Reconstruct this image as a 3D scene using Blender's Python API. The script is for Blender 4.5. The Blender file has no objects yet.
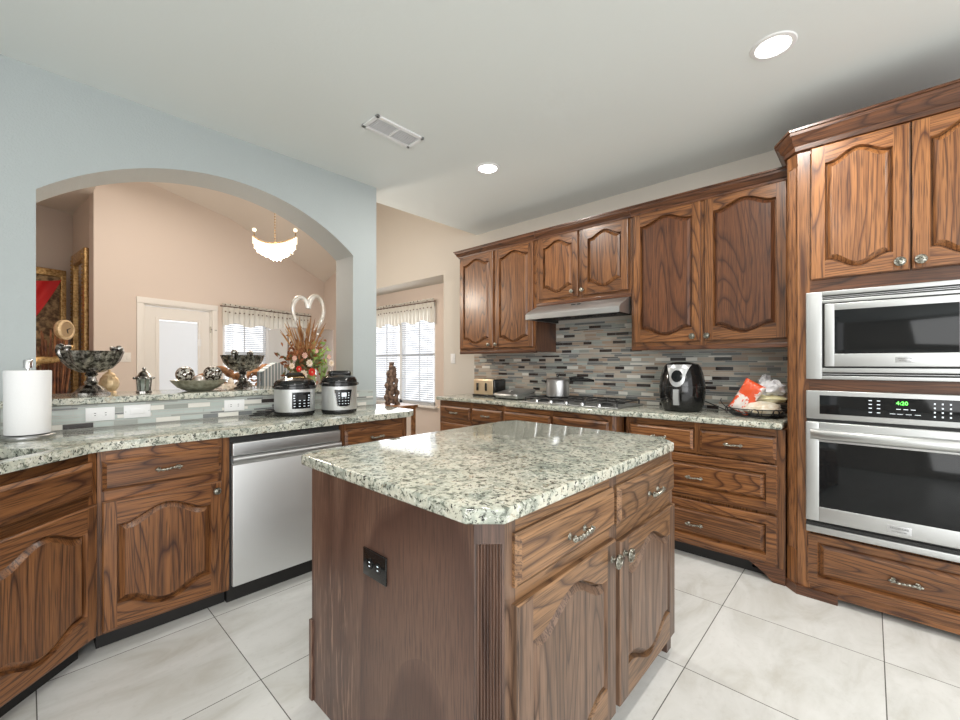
import bpy, bmesh, math, random
from math import pi, sin, cos, radians
from mathutils import Matrix, Vector, noise as mnoise

S = bpy.context.scene
COL = S.collection
# ------------------------------------------------------------------ camera
cam_d = bpy.data.cameras.new('camera'); cam = bpy.data.objects.new('camera', cam_d); COL.objects.link(cam)
S.camera = cam
cam_d.sensor_width = 36.0
cam_d.lens = 36.0 * 420.6 / 960.0
cam_d.shift_y = 3.6 / 960.0
cam_d.clip_start = 0.05
cam.location = (0, 0, 1.27)
cam.rotation_euler = (pi / 2, 0, 0.748 - pi / 2)
# ------------------------------------------------------------------ world, exposure
W = bpy.data.worlds.new('daylight'); S.world = W; W.use_nodes = True
bg = W.node_tree.nodes['Background']
bg.inputs[0].default_value = (0.98, 0.985, 1.0, 1)
bg.inputs[1].default_value = 1.85
vs = S.view_settings
vs.view_transform = 'Standard'; vs.look = 'None'; vs.gamma = 1.0; vs.use_curve_mapping = False
vs.exposure = 0.0
# ------------------------------------------------------------------ lights
def area(name, loc, rot, sx, sy, power, colr, shape='RECTANGLE', spread=pi):
    d = bpy.data.lights.new(name, 'AREA'); d.shape = shape; d.size = sx; d.size_y = sy
    d.energy = power; d.color = colr; d.spread = spread
    o = bpy.data.objects.new(name, d); COL.objects.link(o); o.location = loc; o.rotation_euler = rot
    return o
DL = [(2.35, 0.33), (2.36, 2.11), (0.10, 0.33), (2.35, -1.5), (0.10, -1.5)]
for i, (x, y) in enumerate(DL):
    area('recessed_lamp_light', (x, y, 2.715), (0, 0, 0), .13, .13, 17, (1.0, .96, .90), 'DISK')
# daylight through the breakfast room window, then two added fill lights
area('breakfast_window_light', (3.80, 5.25, 1.45), (0, pi / 2, 0), 1.3, 1.5, 12, (.95, .98, 1.0))
area('behind_camera_fill_light', (-2.3, -2.3, 1.5), (radians(80), 0, radians(-45)), 3.6, 2.0, 95, (.97, .99, 1.0))  # unseen soft light added behind the camera to brighten the kitchen
area('dining_fill_light', (1.0, 5.2, 3.5), (0, 0, 0), 2.0, 2.0, 38, (1.0, .93, .84))  # unseen soft light added above the dining room, apart from the chandelier
pl = bpy.data.lights.new('chandelier_lamp', 'POINT'); pl.energy = 62; pl.color = (1.0, .90, .77); pl.shadow_soft_size = .12
po = bpy.data.objects.new('chandelier_lamp', pl); COL.objects.link(po); po.location = (1.71, 4.42, 2.22)

# ------------------------------------------------------------------ materials
def nt_new(name):
    m = bpy.data.materials.new(name); m.use_nodes = True
    nt = m.node_tree; return m, nt, nt.nodes['Principled BSDF']
def setp(p, **k):
    for a, v in k.items():
        a = a.replace('_', ' ')
        if a in p.inputs: p.inputs[a].default_value = v
def N(nt, t, **k):
    n = nt.nodes.new(t)
    for a, v in k.items(): setattr(n, a, v)
    return n
def ramp(nt, src, stops):
    r = N(nt, 'ShaderNodeValToRGB'); e = r.color_ramp.elements
    while len(e) < len(stops): e.new(.5)
    for q, (p, c) in zip(e, stops):
        q.position = p; q.color = (*c, 1) if len(c) == 3 else c
    nt.links.new(src, r.inputs[0]); return r
def math_n(nt, op, a, b=None):
    n = N(nt, 'ShaderNodeMath', operation=op)
    for i, v in enumerate((a, b)):
        if v is None: continue
        if isinstance(v, (int, float)): n.inputs[i].default_value = v
        else: nt.links.new(v, n.inputs[i])
    return n.outputs[0]
def mixc(nt, fac, a, b, mode='MIX'):
    n = N(nt, 'ShaderNodeMix', data_type='RGBA', blend_type=mode)
    if isinstance(fac, (int, float)): n.inputs[0].default_value = fac
    else: nt.links.new(fac, n.inputs[0])
    for i, v in ((6, a), (7, b)):
        if isinstance(v, tuple): n.inputs[i].default_value = (*v, 1)
        else: nt.links.new(v, n.inputs[i])
    return n.outputs[2]
def bump(nt, p, h, s=.2, d=.002):
    b = N(nt, 'ShaderNodeBump'); b.inputs['Strength'].default_value = s; b.inputs['Distance'].default_value = d
    nt.links.new(h, b.inputs['Height']); nt.links.new(b.outputs[0], p.inputs['Normal'])
def coords(nt, scale, rnd=True, island=False):
    tc = N(nt, 'ShaderNodeTexCoord'); v = tc.outputs['Object']
    if rnd:
        oi = N(nt, 'ShaderNodeObjectInfo'); r = oi.outputs['Random']
        if island:
            ge = N(nt, 'ShaderNodeNewGeometry'); r = math_n(nt, 'ADD', r, ge.outputs['Random Per Island'])
        cb = N(nt, 'ShaderNodeCombineXYZ')
        nt.links.new(math_n(nt, 'MULTIPLY', r, 37.), cb.inputs[0]); nt.links.new(math_n(nt, 'MULTIPLY', r, 71.), cb.inputs[1]); nt.links.new(math_n(nt, 'MULTIPLY', r, 53.), cb.inputs[2])
        ad = N(nt, 'ShaderNodeVectorMath', operation='ADD'); nt.links.new(v, ad.inputs[0]); nt.links.new(cb.outputs[0], ad.inputs[1]); v = ad.outputs[0]
    mp = N(nt, 'ShaderNodeMapping'); mp.inputs['Scale'].default_value = scale
    nt.links.new(v, mp.inputs[0]); return mp.outputs[0], (r if rnd else None), tc.outputs['Object']
def tex(nt, vec, scale=1., detail=2., rough=.5, dist=0.):
    n = N(nt, 'ShaderNodeTexNoise'); n.inputs['Scale'].default_value = scale; n.inputs['Detail'].default_value = detail
    n.inputs['Roughness'].default_value = rough; n.inputs['Distortion'].default_value = dist
    nt.links.new(vec, n.inputs['Vector']); return n.outputs[0]
def sc(nt, vec, s):
    mp = N(nt, 'ShaderNodeMapping'); mp.inputs['Scale'].default_value = s; nt.links.new(vec, mp.inputs[0]); return mp.outputs[0]

def wood(name, light, dark, axis='z', rough=.36, rings=30., coat=.12, streak=1.0, freq=4.2):
    m, nt, p = nt_new(name)
    v, r, _ = coords(nt, (1, 1, 1), True, True)
    along = {'z': (1, .15, .09), 'x': (.12, .15, 1), 'y': (1, .13, 1)}[axis]
    fine = {'z': (260, 260, 7), 'x': (7, 260, 260), 'y': (260, 7, 260)}[axis]
    med = {'z': (40, 40, 1.3), 'x': (1.3, 40, 40), 'y': (40, 1.3, 40)}[axis]
    n1 = tex(nt, sc(nt, v, tuple(freq * a for a in along)), 1, 1.2, .45, .25)
    ring = math_n(nt, 'FRACT', math_n(nt, 'MULTIPLY', n1, rings))
    mid = tuple(.55 * a + .45 * b for a, b in zip(light, dark))
    cr = ramp(nt, ring, [(0, mid), (.10, light), (.62, light), (.84, mid), (.94, dark), (1.0, mid)])
    n2 = tex(nt, sc(nt, v, med), 1, 2, .6)
    c = mixc(nt, math_n(nt, 'MULTIPLY', ramp(nt, n2, [(.42, (0, 0, 0)), (.66, (1, 1, 1))]).outputs[0], .55), cr.outputs[0], dark)
    n3 = tex(nt, sc(nt, v, fine), 1, 1, .5)
    pore = ramp(nt, n3, [(.52, (0, 0, 0)), (.64, (1, 1, 1))]).outputs[0]
    c = mixc(nt, math_n(nt, 'MULTIPLY', pore, .6 * streak), c, tuple(a * .35 for a in dark))
    var = math_n(nt, 'ADD', math_n(nt, 'MULTIPLY', math_n(nt, 'FRACT', math_n(nt, 'MULTIPLY', r, 7.3)), .34), .80)
    hv = N(nt, 'ShaderNodeHueSaturation'); nt.links.new(var, hv.inputs['Value']); nt.links.new(c, hv.inputs['Color'])
    nt.links.new(hv.outputs[0], p.inputs['Base Color'])
    setp(p, Roughness=rough, Coat_Weight=coat, Coat_Roughness=.18)
    bump(nt, p, pore, -.25, .0008)
    return m

def plain(name, colr, rough=.5, metal=0., bumpy=0, bscale=60, **k):
    m, nt, p = nt_new(name); setp(p, Base_Color=(*colr, 1), Roughness=rough, Metallic=metal, **k)
    if bumpy:
        v, _, _ = coords(nt, (1, 1, 1), False); bump(nt, p, tex(nt, v, bscale, 3, .6), bumpy, .002)
    return m
def noisy(name, a, b, scale=8, rough=.5, metal=0., stretch=(1, 1, 1), lo=.35, hi=.65, bumpy=0, detail=4, **k):
    m, nt, p = nt_new(name); v, _, _ = coords(nt, stretch, True)
    n = tex(nt, v, scale, detail, .6)
    nt.links.new(ramp(nt, n, [(lo, a), (hi, b)]).outputs[0], p.inputs['Base Color'])
    setp(p, Roughness=rough, Metallic=metal, **k)
    if bumpy: bump(nt, p, n, bumpy, .004)
    return m

OAKL, OAKD = (.250, .102, .034), (.052, .016, .006)
M = {}
M['oak_v'] = wood('oak_upright_grain', OAKL, OAKD, 'z')
M['oak_h'] = wood('oak_level_grain', OAKL, OAKD, 'x')
M['oak_y'] = wood('oak_cross_grain', OAKL, OAKD, 'y')
M['honey_v'] = wood('honey_oak_upright_grain', (.33, .138, .046), (.085, .026, .008), 'z', rings=30)
M['honey_h'] = wood('honey_oak_level_grain', (.31, .130, .046), (.085, .028, .010), 'x')
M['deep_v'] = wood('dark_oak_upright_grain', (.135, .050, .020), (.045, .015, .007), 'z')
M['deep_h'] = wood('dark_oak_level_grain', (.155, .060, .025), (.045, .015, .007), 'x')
M['isl_v'] = wood('worn_oak_upright_grain', (.20, .118, .074), (.060, .032, .020), 'z', .42, 24, .15)
M['isl_h'] = wood('worn_oak_level_grain', (.27, .145, .068), (.070, .032, .016), 'x', .40, 24, .15)
M['isl_dark'] = wood('dark_worn_oak', (.115, .062, .042), (.045, .022, .016), 'z', .42, 9, .2)
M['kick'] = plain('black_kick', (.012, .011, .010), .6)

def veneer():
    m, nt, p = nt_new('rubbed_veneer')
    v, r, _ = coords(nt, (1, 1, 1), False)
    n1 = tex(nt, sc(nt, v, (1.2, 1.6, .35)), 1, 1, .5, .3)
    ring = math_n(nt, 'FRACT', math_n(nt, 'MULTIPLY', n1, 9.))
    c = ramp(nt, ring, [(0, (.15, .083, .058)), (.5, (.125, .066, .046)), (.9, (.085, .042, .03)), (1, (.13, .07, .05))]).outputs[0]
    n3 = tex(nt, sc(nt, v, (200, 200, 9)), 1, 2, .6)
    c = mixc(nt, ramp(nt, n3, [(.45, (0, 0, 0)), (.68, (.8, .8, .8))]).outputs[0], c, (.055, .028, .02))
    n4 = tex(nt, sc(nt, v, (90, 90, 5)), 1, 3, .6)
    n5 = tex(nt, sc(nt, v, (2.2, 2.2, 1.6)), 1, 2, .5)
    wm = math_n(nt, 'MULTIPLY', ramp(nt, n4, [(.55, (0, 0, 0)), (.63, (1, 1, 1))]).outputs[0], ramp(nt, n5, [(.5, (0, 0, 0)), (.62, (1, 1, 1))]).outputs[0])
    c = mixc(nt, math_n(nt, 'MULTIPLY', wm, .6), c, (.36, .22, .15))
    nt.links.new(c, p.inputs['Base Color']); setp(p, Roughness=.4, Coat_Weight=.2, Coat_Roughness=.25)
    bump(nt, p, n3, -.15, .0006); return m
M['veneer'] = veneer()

def granite():
    m, nt, p = nt_new('speckled_granite')
    tc = N(nt, 'ShaderNodeNewGeometry'); v = tc.outputs['Position']
    big = tex(nt, v, 14, 5, .65, .6)
    c = ramp(nt, big, [(.34, (.25, .28, .24)), (.45, (.43, .45, .38)), (.54, (.56, .56, .47)), (.70, (.62, .60, .50))]).outputs[0]
    m3 = tex(nt, v, 70, 4, .6)
    c = mixc(nt, ramp(nt, m3, [(.56, (0, 0, 0)), (.66, (.9, .9, .9))]).outputs[0], c, (.72, .72, .66))
    m1 = tex(nt, v, 42, 6, .72, .5)
    c = mixc(nt, ramp(nt, m1, [(.53, (0, 0, 0)), (.58, (1, 1, 1))]).outputs[0], c, (.15, .165, .135))
    m2 = tex(nt, v, 75, 5, .7, .3)
    c = mixc(nt, ramp(nt, m2, [(.57, (0, 0, 0)), (.61, (1, 1, 1))]).outputs[0], c, (.030, .030, .027))
    m4 = tex(nt, v, 28, 4, .7, 1.)
    c = mixc(nt, ramp(nt, m4, [(.60, (0, 0, 0)), (.68, (.6, .6, .6))]).outputs[0], c, (.30, .21, .12))
    nt.links.new(c, p.inputs['Base Color']); setp(p, Roughness=.10, Coat_Weight=.15, Coat_Roughness=.04)
    return m
M['granite'] = granite()

def floor_mat():
    m, nt, p = nt_new('pale_porcelain_tile')
    g = N(nt, 'ShaderNodeNewGeometry'); v = g.outputs['Position']
    mp = N(nt, 'ShaderNodeMapping'); mp.inputs['Location'].default_value = (-.025 + .615 * 10, .024 + .615 * 10, 0); nt.links.new(v, mp.inputs[0])
    sx = N(nt, 'ShaderNodeSeparateXYZ'); nt.links.new(mp.outputs[0], sx.inputs[0])
    fx = math_n(nt, 'FRACT', math_n(nt, 'DIVIDE', sx.outputs[0], .615)); fy = math_n(nt, 'FRACT', math_n(nt, 'DIVIDE', sx.outputs[1], .613))
    def edge(f, w):
        d = math_n(nt, 'MINIMUM', f, math_n(nt, 'SUBTRACT', 1., f)); return math_n(nt, 'LESS_THAN', d, w)
    gr = math_n(nt, 'MAXIMUM', edge(fx, .0030), edge(fy, .0030))
    ix = math_n(nt, 'FLOOR', math_n(nt, 'DIVIDE', sx.outputs[0], .615)); iy = math_n(nt, 'FLOOR', math_n(nt, 'DIVIDE', sx.outputs[1], .613))
    cb = N(nt, 'ShaderNodeCombineXYZ'); nt.links.new(ix, cb.inputs[0]); nt.links.new(iy, cb.inputs[1])
    wn = N(nt, 'ShaderNodeTexWhiteNoise', noise_dimensions='2D'); nt.links.new(cb.outputs[0], wn.inputs[0])
    ad = N(nt, 'ShaderNodeVectorMath', operation='MULTIPLY_ADD'); nt.links.new(wn.outputs[1], ad.inputs[0]); ad.inputs[1].default_value = (9, 9, 9); nt.links.new(v, ad.inputs[2])
    n1 = tex(nt, sc(nt, ad.outputs[0], (1, 2.4, 1)), 2.2, 6, .62, .8)
    c = ramp(nt, n1, [(.30, (.54, .53, .49)), (.46, (.63, .63, .605)), (.60, (.69, .69, .67)), (.8, (.73, .73, .71))]).outputs[0]
    n2 = tex(nt, ad.outputs[0], 30, 5, .7)
    c = mixc(nt, ramp(nt, n2, [(.55, (0, 0, 0)), (.8, (.5, .5, .5))]).outputs[0], c, (.52, .51, .48))
    c = mixc(nt, gr, c, (.13, .125, .115))
    nt.links.new(c, p.inputs['Base Color']); setp(p, Roughness=.26)
    bump(nt, p, math_n(nt, 'MULTIPLY', gr, -1.), .5, .002); return m
M['floor'] = floor_mat()

def paint(name, c, bs=.35, sc_=130, rough=.75):
    m, nt, p = nt_new(name); g = N(nt, 'ShaderNodeNewGeometry'); n = tex(nt, g.outputs['Position'], sc_, 3, .6)
    setp(p, Base_Color=(*c, 1), Roughness=rough); bump(nt, p, n, bs, .003); return m
M['ceil'] = paint('ceiling_paint', (.80, .835, .82), .2, 50)
M['blue'] = paint('blue_grey_wall_paint', (.415, .455, .455), .6, 120, .6)
M['greige'] = paint('warm_grey_wall_paint', (.60, .56, .50), .3)
M['beige'] = paint('beige_wall_paint', (.68, .575, .50), .3)
M['jamb'] = paint('arch_jamb_paint', (.50, .495, .47), .9, 150)
M['vault'] = paint('vault_paint', (.72, .64, .56), .2)
M['trimw'] = plain('white_trim_paint', (.78, .74, .69), .4)
M['white'] = plain('white_plastic', (.82, .82, .82), .35)
M['slot'] = plain('dark_slot', (.02, .02, .02), .5)

def steel(name, c=(.55, .56, .56), rough=.28, axis='z'):
    m, nt, p = nt_new(name); v, _, _ = coords(nt, (1, 1, 1), True)
    s = {'z': (260, 260, 3), 'x': (3, 260, 260)}[axis]
    n = tex(nt, sc(nt, v, s), 1, 2, .5)
    mr = N(nt, 'ShaderNodeMapRange'); mr.inputs[3].default_value = rough - .05; mr.inputs[4].default_value = rough + .09
    nt.links.new(n, mr.inputs[0]); nt.links.new(mr.outputs[0], p.inputs['Roughness'])
    setp(p, Base_Color=(*c, 1), Metallic=1.); bump(nt, p, n, .04, .0005); return m
M['steel'] = steel('brushed_steel_upright', (.72, .73, .73), rough=.5)
M['steel_h'] = steel('brushed_steel_level', (.52, .53, .53), .40, 'x')
M['chrome'] = plain('polished_chrome', (.75, .75, .76), .1, 1.)
M['alum'] = plain('polished_aluminium', (.62, .62, .62), .32, 1.)
M['pewter'] = noisy('antique_pewter', (.08, .075, .06), (.46, .45, .39), 120, .32, 1.)
M['blackg'] = plain('black_glass', (.006, .007, .008), .07, Specular_IOR_Level=.32)
M['blackp'] = plain('black_plastic', (.010, .010, .010), .10)
M['blackm'] = plain('matt_black', (.018, .018, .018), .5)
M['iron'] = plain('cast_iron', (.02, .02, .02), .45)
def tile(name, c, rough=.12): return plain(name, c, rough, Coat_Weight=.3)
TL = [tile('brown_black_glass_tile', (.040, .032, .030)), tile('grey_green_glass_tile', (.36, .38, .35), .08), tile('pale_marble_tile', (.76, .74, .68), .25),
      tile('taupe_stone_tile', (.38, .29, .22), .3), tile('light_taupe_tile', (.52, .45, .37), .25), tile('mid_grey_glass_tile', (.19, .20, .20), .06), tile('pale_aqua_glass_tile', (.48, .53, .50), .08)]
M['grout'] = plain('grout', (.50, .49, .46), .8)
def emit(name, c, s):
    m, nt, p = nt_new(name); setp(p, Base_Color=(*c, 1), Emission_Color=(*c, 1), Emission_Strength=s); return m
M['lamp'] = emit('lamp_lens', (1, .97, .92), 9.)
M['green'] = emit('green_display', (.15, 1., .12), 3.)
M['legend'] = emit('lit_legend', (.7, .75, .8), .5)
def glass(name, tint=(1, 1, 1), refl=.1):
    m = bpy.data.materials.new(name); m.use_nodes = True; nt = m.node_tree; nt.nodes.clear()
    o = N(nt, 'ShaderNodeOutputMaterial'); t = N(nt, 'ShaderNodeBsdfTransparent'); t.inputs[0].default_value = (*tint, 1)
    g = N(nt, 'ShaderNodeBsdfGlossy'); g.inputs['Roughness'].default_value = .03; mx = N(nt, 'ShaderNodeMixShader'); mx.inputs[0].default_value = refl
    nt.links.new(t.outputs[0], mx.inputs[1]); nt.links.new(g.outputs[0], mx.inputs[2]); nt.links.new(mx.outputs[0], o.inputs[0]); return m
M['pane'] = glass('window_pane_glass')
def sheer(name, c, tr):
    m = bpy.data.materials.new(name); m.use_nodes = True; nt = m.node_tree; nt.nodes.clear()
    o = N(nt, 'ShaderNodeOutputMaterial'); t = N(nt, 'ShaderNodeBsdfTranslucent'); t.inputs[0].default_value = (*c, 1)
    g = N(nt, 'ShaderNodeBsdfDiffuse'); g.inputs[0].default_value = (*c, 1); mx = N(nt, 'ShaderNodeMixShader'); mx.inputs[0].default_value = tr
    nt.links.new(g.outputs[0], mx.inputs[1]); nt.links.new(t.outputs[0], mx.inputs[2]); nt.links.new(mx.outputs[0], o.inputs[0]); return m
M['slat'] = sheer('white_blind_slat', (.62, .66, .71), .12)
M['sheer'] = sheer('ivory_sheer_fabric', (.78, .75, .68), .35)
M['tuft'] = plain('brown_tuft', (.10, .05, .03), .9)
M['gold'] = noisy('aged_gold', (.30, .16, .05), (.68, .47, .22), 40, .38, .75)
M['goldlt'] = noisy('pale_gold', (.55, .38, .2), (.85, .66, .42), 30, .4, .4)
M['silver'] = noisy('tarnished_silver', (.07, .065, .06), (.55, .53, .50), 55, .26, 1., lo=.42, hi=.62, bumpy=.4)
M['paper'] = plain('paper_towel', (.86, .86, .86), .9, bumpy=.35, bscale=90)

# ------------------------------------------------------------------ mesh builder
class MB:
    def __init__(s): s.v = []; s.d = {}; s.f = []; s.m = []; s.slots = []; s.T = Matrix()
    def mi(s, m):
        if m not in s.slots: s.slots.append(m)
        return s.slots.index(m)
    def vert(s, p, key=0):
        p = s.T @ Vector(p); k = (key, round(p.x, 5), round(p.y, 5), round(p.z, 5))
        if k not in s.d: s.d[k] = len(s.v); s.v.append(tuple(p))
        return s.d[k]
    def face(s, pts, m, key=0):
        ids = [s.vert(p, key) for p in pts]; out = []
        for i in ids:
            if i not in out: out.append(i)
        if len(out) > 2: s.f.append(out); s.m.append(s.mi(m))
    def box(s, x0, x1, y0, y1, z0, z1, m, key=0, b=0.):
        if x0 > x1: x0, x1 = x1, x0
        if y0 > y1: y0, y1 = y1, y0
        if z0 > z1: z0, z1 = z1, z0
        if b > 0:
            bm = bmesh.new(); bmesh.ops.create_cube(bm, size=1)
            for v in bm.verts: v.co = Vector(((x0 + x1) / 2 + v.co.x * (x1 - x0), (y0 + y1) / 2 + v.co.y * (y1 - y0), (z0 + z1) / 2 + v.co.z * (z1 - z0)))
            bmesh.ops.bevel(bm, geom=bm.edges[:], offset=min(b, .45 * min(x1 - x0, y1 - y0, z1 - z0)), segments=3, profile=.5, affect='EDGES')
            key = (key, len(s.f))
            for f in bm.faces: s.face([v.co[:] for v in f.verts], m, key)
            bm.free(); return
        key = (key, 'b', len(s.f)) if key == 0 else key
        a = [(x0, y0, z0), (x1, y0, z0), (x1, y1, z0), (x0, y1, z0), (x0, y0, z1), (x1, y0, z1), (x1, y1, z1), (x0, y1, z1)]
        for q in ((3, 2, 1, 0), (4, 5, 6, 7), (0, 1, 5, 4), (1, 2, 6, 5), (2, 3, 7, 6), (3, 0, 4, 7)): s.face([a[i] for i in q], m, key)
    def prism(s, poly, z0, z1, m, key=0):
        k = (key, 'p', len(s.f)); n = len(poly)
        s.face([(x, y, z1) for x, y in poly], m, k); s.face([(x, y, z0) for x, y in reversed(poly)], m, k)
        for i in range(n):
            a, b = poly[i], poly[(i + 1) % n]; s.face([(a[0], a[1], z0), (b[0], b[1], z0), (b[0], b[1], z1), (a[0], a[1], z1)], m, k)
    def lathe(s, prof, c, m, seg=24, M4=None, lobes=0, amp=0.):
        k = ('l', len(s.f)); A = M4 or Matrix()
        def pt(r, z, i):
            t = 2 * pi * i / seg; q = 1 + (amp * cos(lobes * t) if lobes else 0)
            p = A @ Vector((r * q * cos(t), r * q * sin(t), z)); return (p.x + c[0], p.y + c[1], p.z + c[2])
        for (r0, z0), (r1, z1) in zip(prof[:-1], prof[1:]):
            for i in range(seg):
                s.face([pt(r0, z0, i), pt(r0, z0, (i + 1) % seg), pt(r1, z1, (i + 1) % seg), pt(r1, z1, i)], m, k)
        if prof[0][0] > 1e-5: s.face([pt(prof[0][0], prof[0][1], i) for i in reversed(range(seg))], m, k)
        if prof[-1][0] > 1e-5: s.face([pt(prof[-1][0], prof[-1][1], i) for i in range(seg)], m, k)
    def sphere(s, c, r, m, seg=16, sq=(1, 1, 1)):
        n = seg // 2; k = ('s', len(s.f))
        def pt(i, j): a = pi * i / n; b = 2 * pi * (j % seg) / seg; return (c[0] + r * sq[0] * sin(a) * cos(b), c[1] + r * sq[1] * sin(a) * sin(b), c[2] - r * sq[2] * cos(a))
        for i in range(n):
            for j in range(seg): s.face([pt(i, j), pt(i, j + 1), pt(i + 1, j + 1), pt(i + 1, j)], m, k)
    def tube(s, pts, r, m, seg=8, closed=False, cap=True):
        k = ('t', len(s.f)); P = [Vector(p) for p in pts]; n = len(P)
        R = r if isinstance(r, (list, tuple)) else [r] * n; rings = []; up = Vector((0, 0, 1)); prev = None
        for i in range(n):
            a = P[(i - 1) % n] if (closed or i > 0) else P[i]; b = P[(i + 1) % n] if (closed or i < n - 1) else P[i]
            t = (b - a).normalized()
            if prev is None: prev = t.cross(up if abs(t.z) < .9 else Vector((1, 0, 0))).normalized()
            prev = (prev - t * prev.dot(t)).normalized(); q = t.cross(prev)
            rings.append([P[i] + (prev * cos(2 * pi * j / seg) + q * sin(2 * pi * j / seg)) * R[i] for j in range(seg)])
        for i in range(n if closed else n - 1):
            A, B = rings[i], rings[(i + 1) % n]
            for j in range(seg): s.face([A[j], A[(j + 1) % seg], B[(j + 1) % seg], B[j]], m, k)
        if cap and not closed: s.face(list(reversed(rings[0])), m, k); s.face(rings[-1], m, k)
    def build(s, name, parent=None, smooth=32, bevel=0.):
        me = bpy.data.meshes.new(name); me.from_pydata(s.v, [], s.f)
        for m in s.slots: me.materials.append(M[m] if isinstance(m, str) else m)
        me.polygons.foreach_set('material_index', s.m)
        bm = bmesh.new(); bm.from_mesh(me); bmesh.ops.recalc_face_normals(bm, faces=bm.faces[:])
        if bevel:
            ed = [e for e in bm.edges if len(e.link_faces) == 2 and e.calc_face_angle(0) > .5]
            bmesh.ops.bevel(bm, geom=ed, offset=bevel, segments=3, profile=.5, affect='EDGES')
        bm.to_mesh(me); bm.free()
        if smooth:
            me.polygons.foreach_set('use_smooth', [True] * len(me.polygons)); me.set_sharp_from_angle(angle=radians(smooth))
        me.update(); o = bpy.data.objects.new(name, me); COL.objects.link(o)
        if parent: o.parent = parent
        return o
def tag(o, label, cat, group=None):
    o['label'] = label; o['category'] = cat
    if group: o['group'] = group
    return o
def thing(name, label, cat, loc=(0, 0, 0), rz=0., group=None):
    o = bpy.data.objects.new(name, None); COL.objects.link(o); o.empty_display_size = .1
    o.location = loc; o.rotation_euler = (0, 0, rz); return tag(o, label, cat, group)
def part(name, parent, fn, smooth=32, bevel=0., label=None):
    mb = MB(); fn(mb); o = mb.build(name, parent, smooth, bevel)
    if label: o['label'] = label
    return o
def struct(name, fn, smooth=0, bevel=0.):
    mb = MB(); fn(mb); o = mb.build(name, None, smooth, bevel); o['kind'] = 'structure'; return o
def text(name, s, size, m, parent, loc, rot=(pi / 2, 0, 0), depth=.0004, align='CENTER'):
    cu = bpy.data.curves.new(name, 'FONT'); cu.body = s; cu.size = size; cu.extrude = depth; cu.align_x = align; cu.align_y = 'CENTER'
    t = bpy.data.objects.new('tmp', cu); COL.objects.link(t)
    me = bpy.data.meshes.new_from_object(t.evaluated_get(bpy.context.evaluated_depsgraph_get())); bpy.data.objects.remove(t)
    me.materials.clear(); me.materials.append(M[m]); me.name = name
    o = bpy.data.objects.new(name, me); COL.objects.link(o); o.parent = parent; o.location = loc; o.rotation_euler = rot; return o

# ------------------------------------------------------------------ room shell
XW, YB, YB2, CZ = 3.50, 3.03, 3.30, 2.74
struct('floor', lambda b: b.box(-4.0, 4.1, -3.0, 9.6, -.08, 0, 'floor'))
VX0, VX1, VY0, VY1 = 1.395, 1.761, 2.13, 2.29
def ceil_fn(b):
    holes = [(x, y) for x, y in DL]
    b.box(-4.0, XW, -3.0, YB2, CZ, CZ + .10, 'ceil')
struct('ceiling', ceil_fn)

AX0, AX1, AZC, AR = .031, 1.774, 1.129, 1.331
def arch_wall(b):
    n = 40; xc = (AX0 + AX1) / 2
    arc = [(AX0 + (AX1 - AX0) * i / n) for i in range(n + 1)]
    za = [AZC + math.sqrt(AR * AR - (x - xc) ** 2) for x in arc]; ZB = 1.055
    X0, X1 = -.09, 1.99
    for y in (YB, YB2):
        xl = X0 if y == YB else X0 + .11
        xl = X0 - (.11 if y == YB2 else 0)
        b.face([(xl, y, 0), (X1, y, 0), (X1, y, ZB), (xl, y, ZB)], 'blue')
        b.face([(xl, y, ZB), (AX0, y, ZB), (AX0, y, CZ), (xl, y, CZ)], 'blue')
        b.face([(AX1, y, ZB), (X1, y, ZB), (X1, y, CZ), (AX1, y, CZ)], 'blue')
        for i in range(n): b.face([(arc[i], y, za[i]), (arc[i + 1], y, za[i + 1]), (arc[i + 1], y, CZ), (arc[i], y, CZ)], 'blue')
    for i in range(n): b.face([(arc[i], YB, za[i]), (arc[i + 1], YB, za[i + 1]), (arc[i + 1], YB2, za[i + 1]), (arc[i], YB2, za[i])], 'jamb', 'a')
    b.face([(AX0, YB, ZB), (AX0, YB2, ZB), (AX0, YB2, za[0]), (AX0, YB, za[0])], 'jamb', 'l')
    b.face([(AX1, YB, ZB), (AX1, YB2, ZB), (AX1, YB2, za[-1]), (AX1, YB, za[-1])], 'jamb', 'r')
    b.face([(AX0, YB, ZB), (AX1, YB, ZB), (AX1, YB2, ZB), (AX0, YB2, ZB)], 'jamb', 's')
    b.face([(X1, YB, 0), (X1, YB2, 0), (X1, YB2, CZ), (X1, YB, CZ)], 'blue')
    # the part turning forty-five degrees behind the sink
    L = 2.2; q = .7071
    b.prism([(X0, YB), (X0 - .11, YB2), (X0 - .11 - L * q, YB2 - L * q), (X0 - L * q, YB - L * q)], 0, CZ, 'blue')
struct('wall_left', arch_wall, 0)
struct('wall_behind', lambda b: b.box(-4.1, -4.0, -3.0, 1.9, 0, CZ, 'greige'))  # unseen wall, added to darken the reflections in the oven glass

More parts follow.
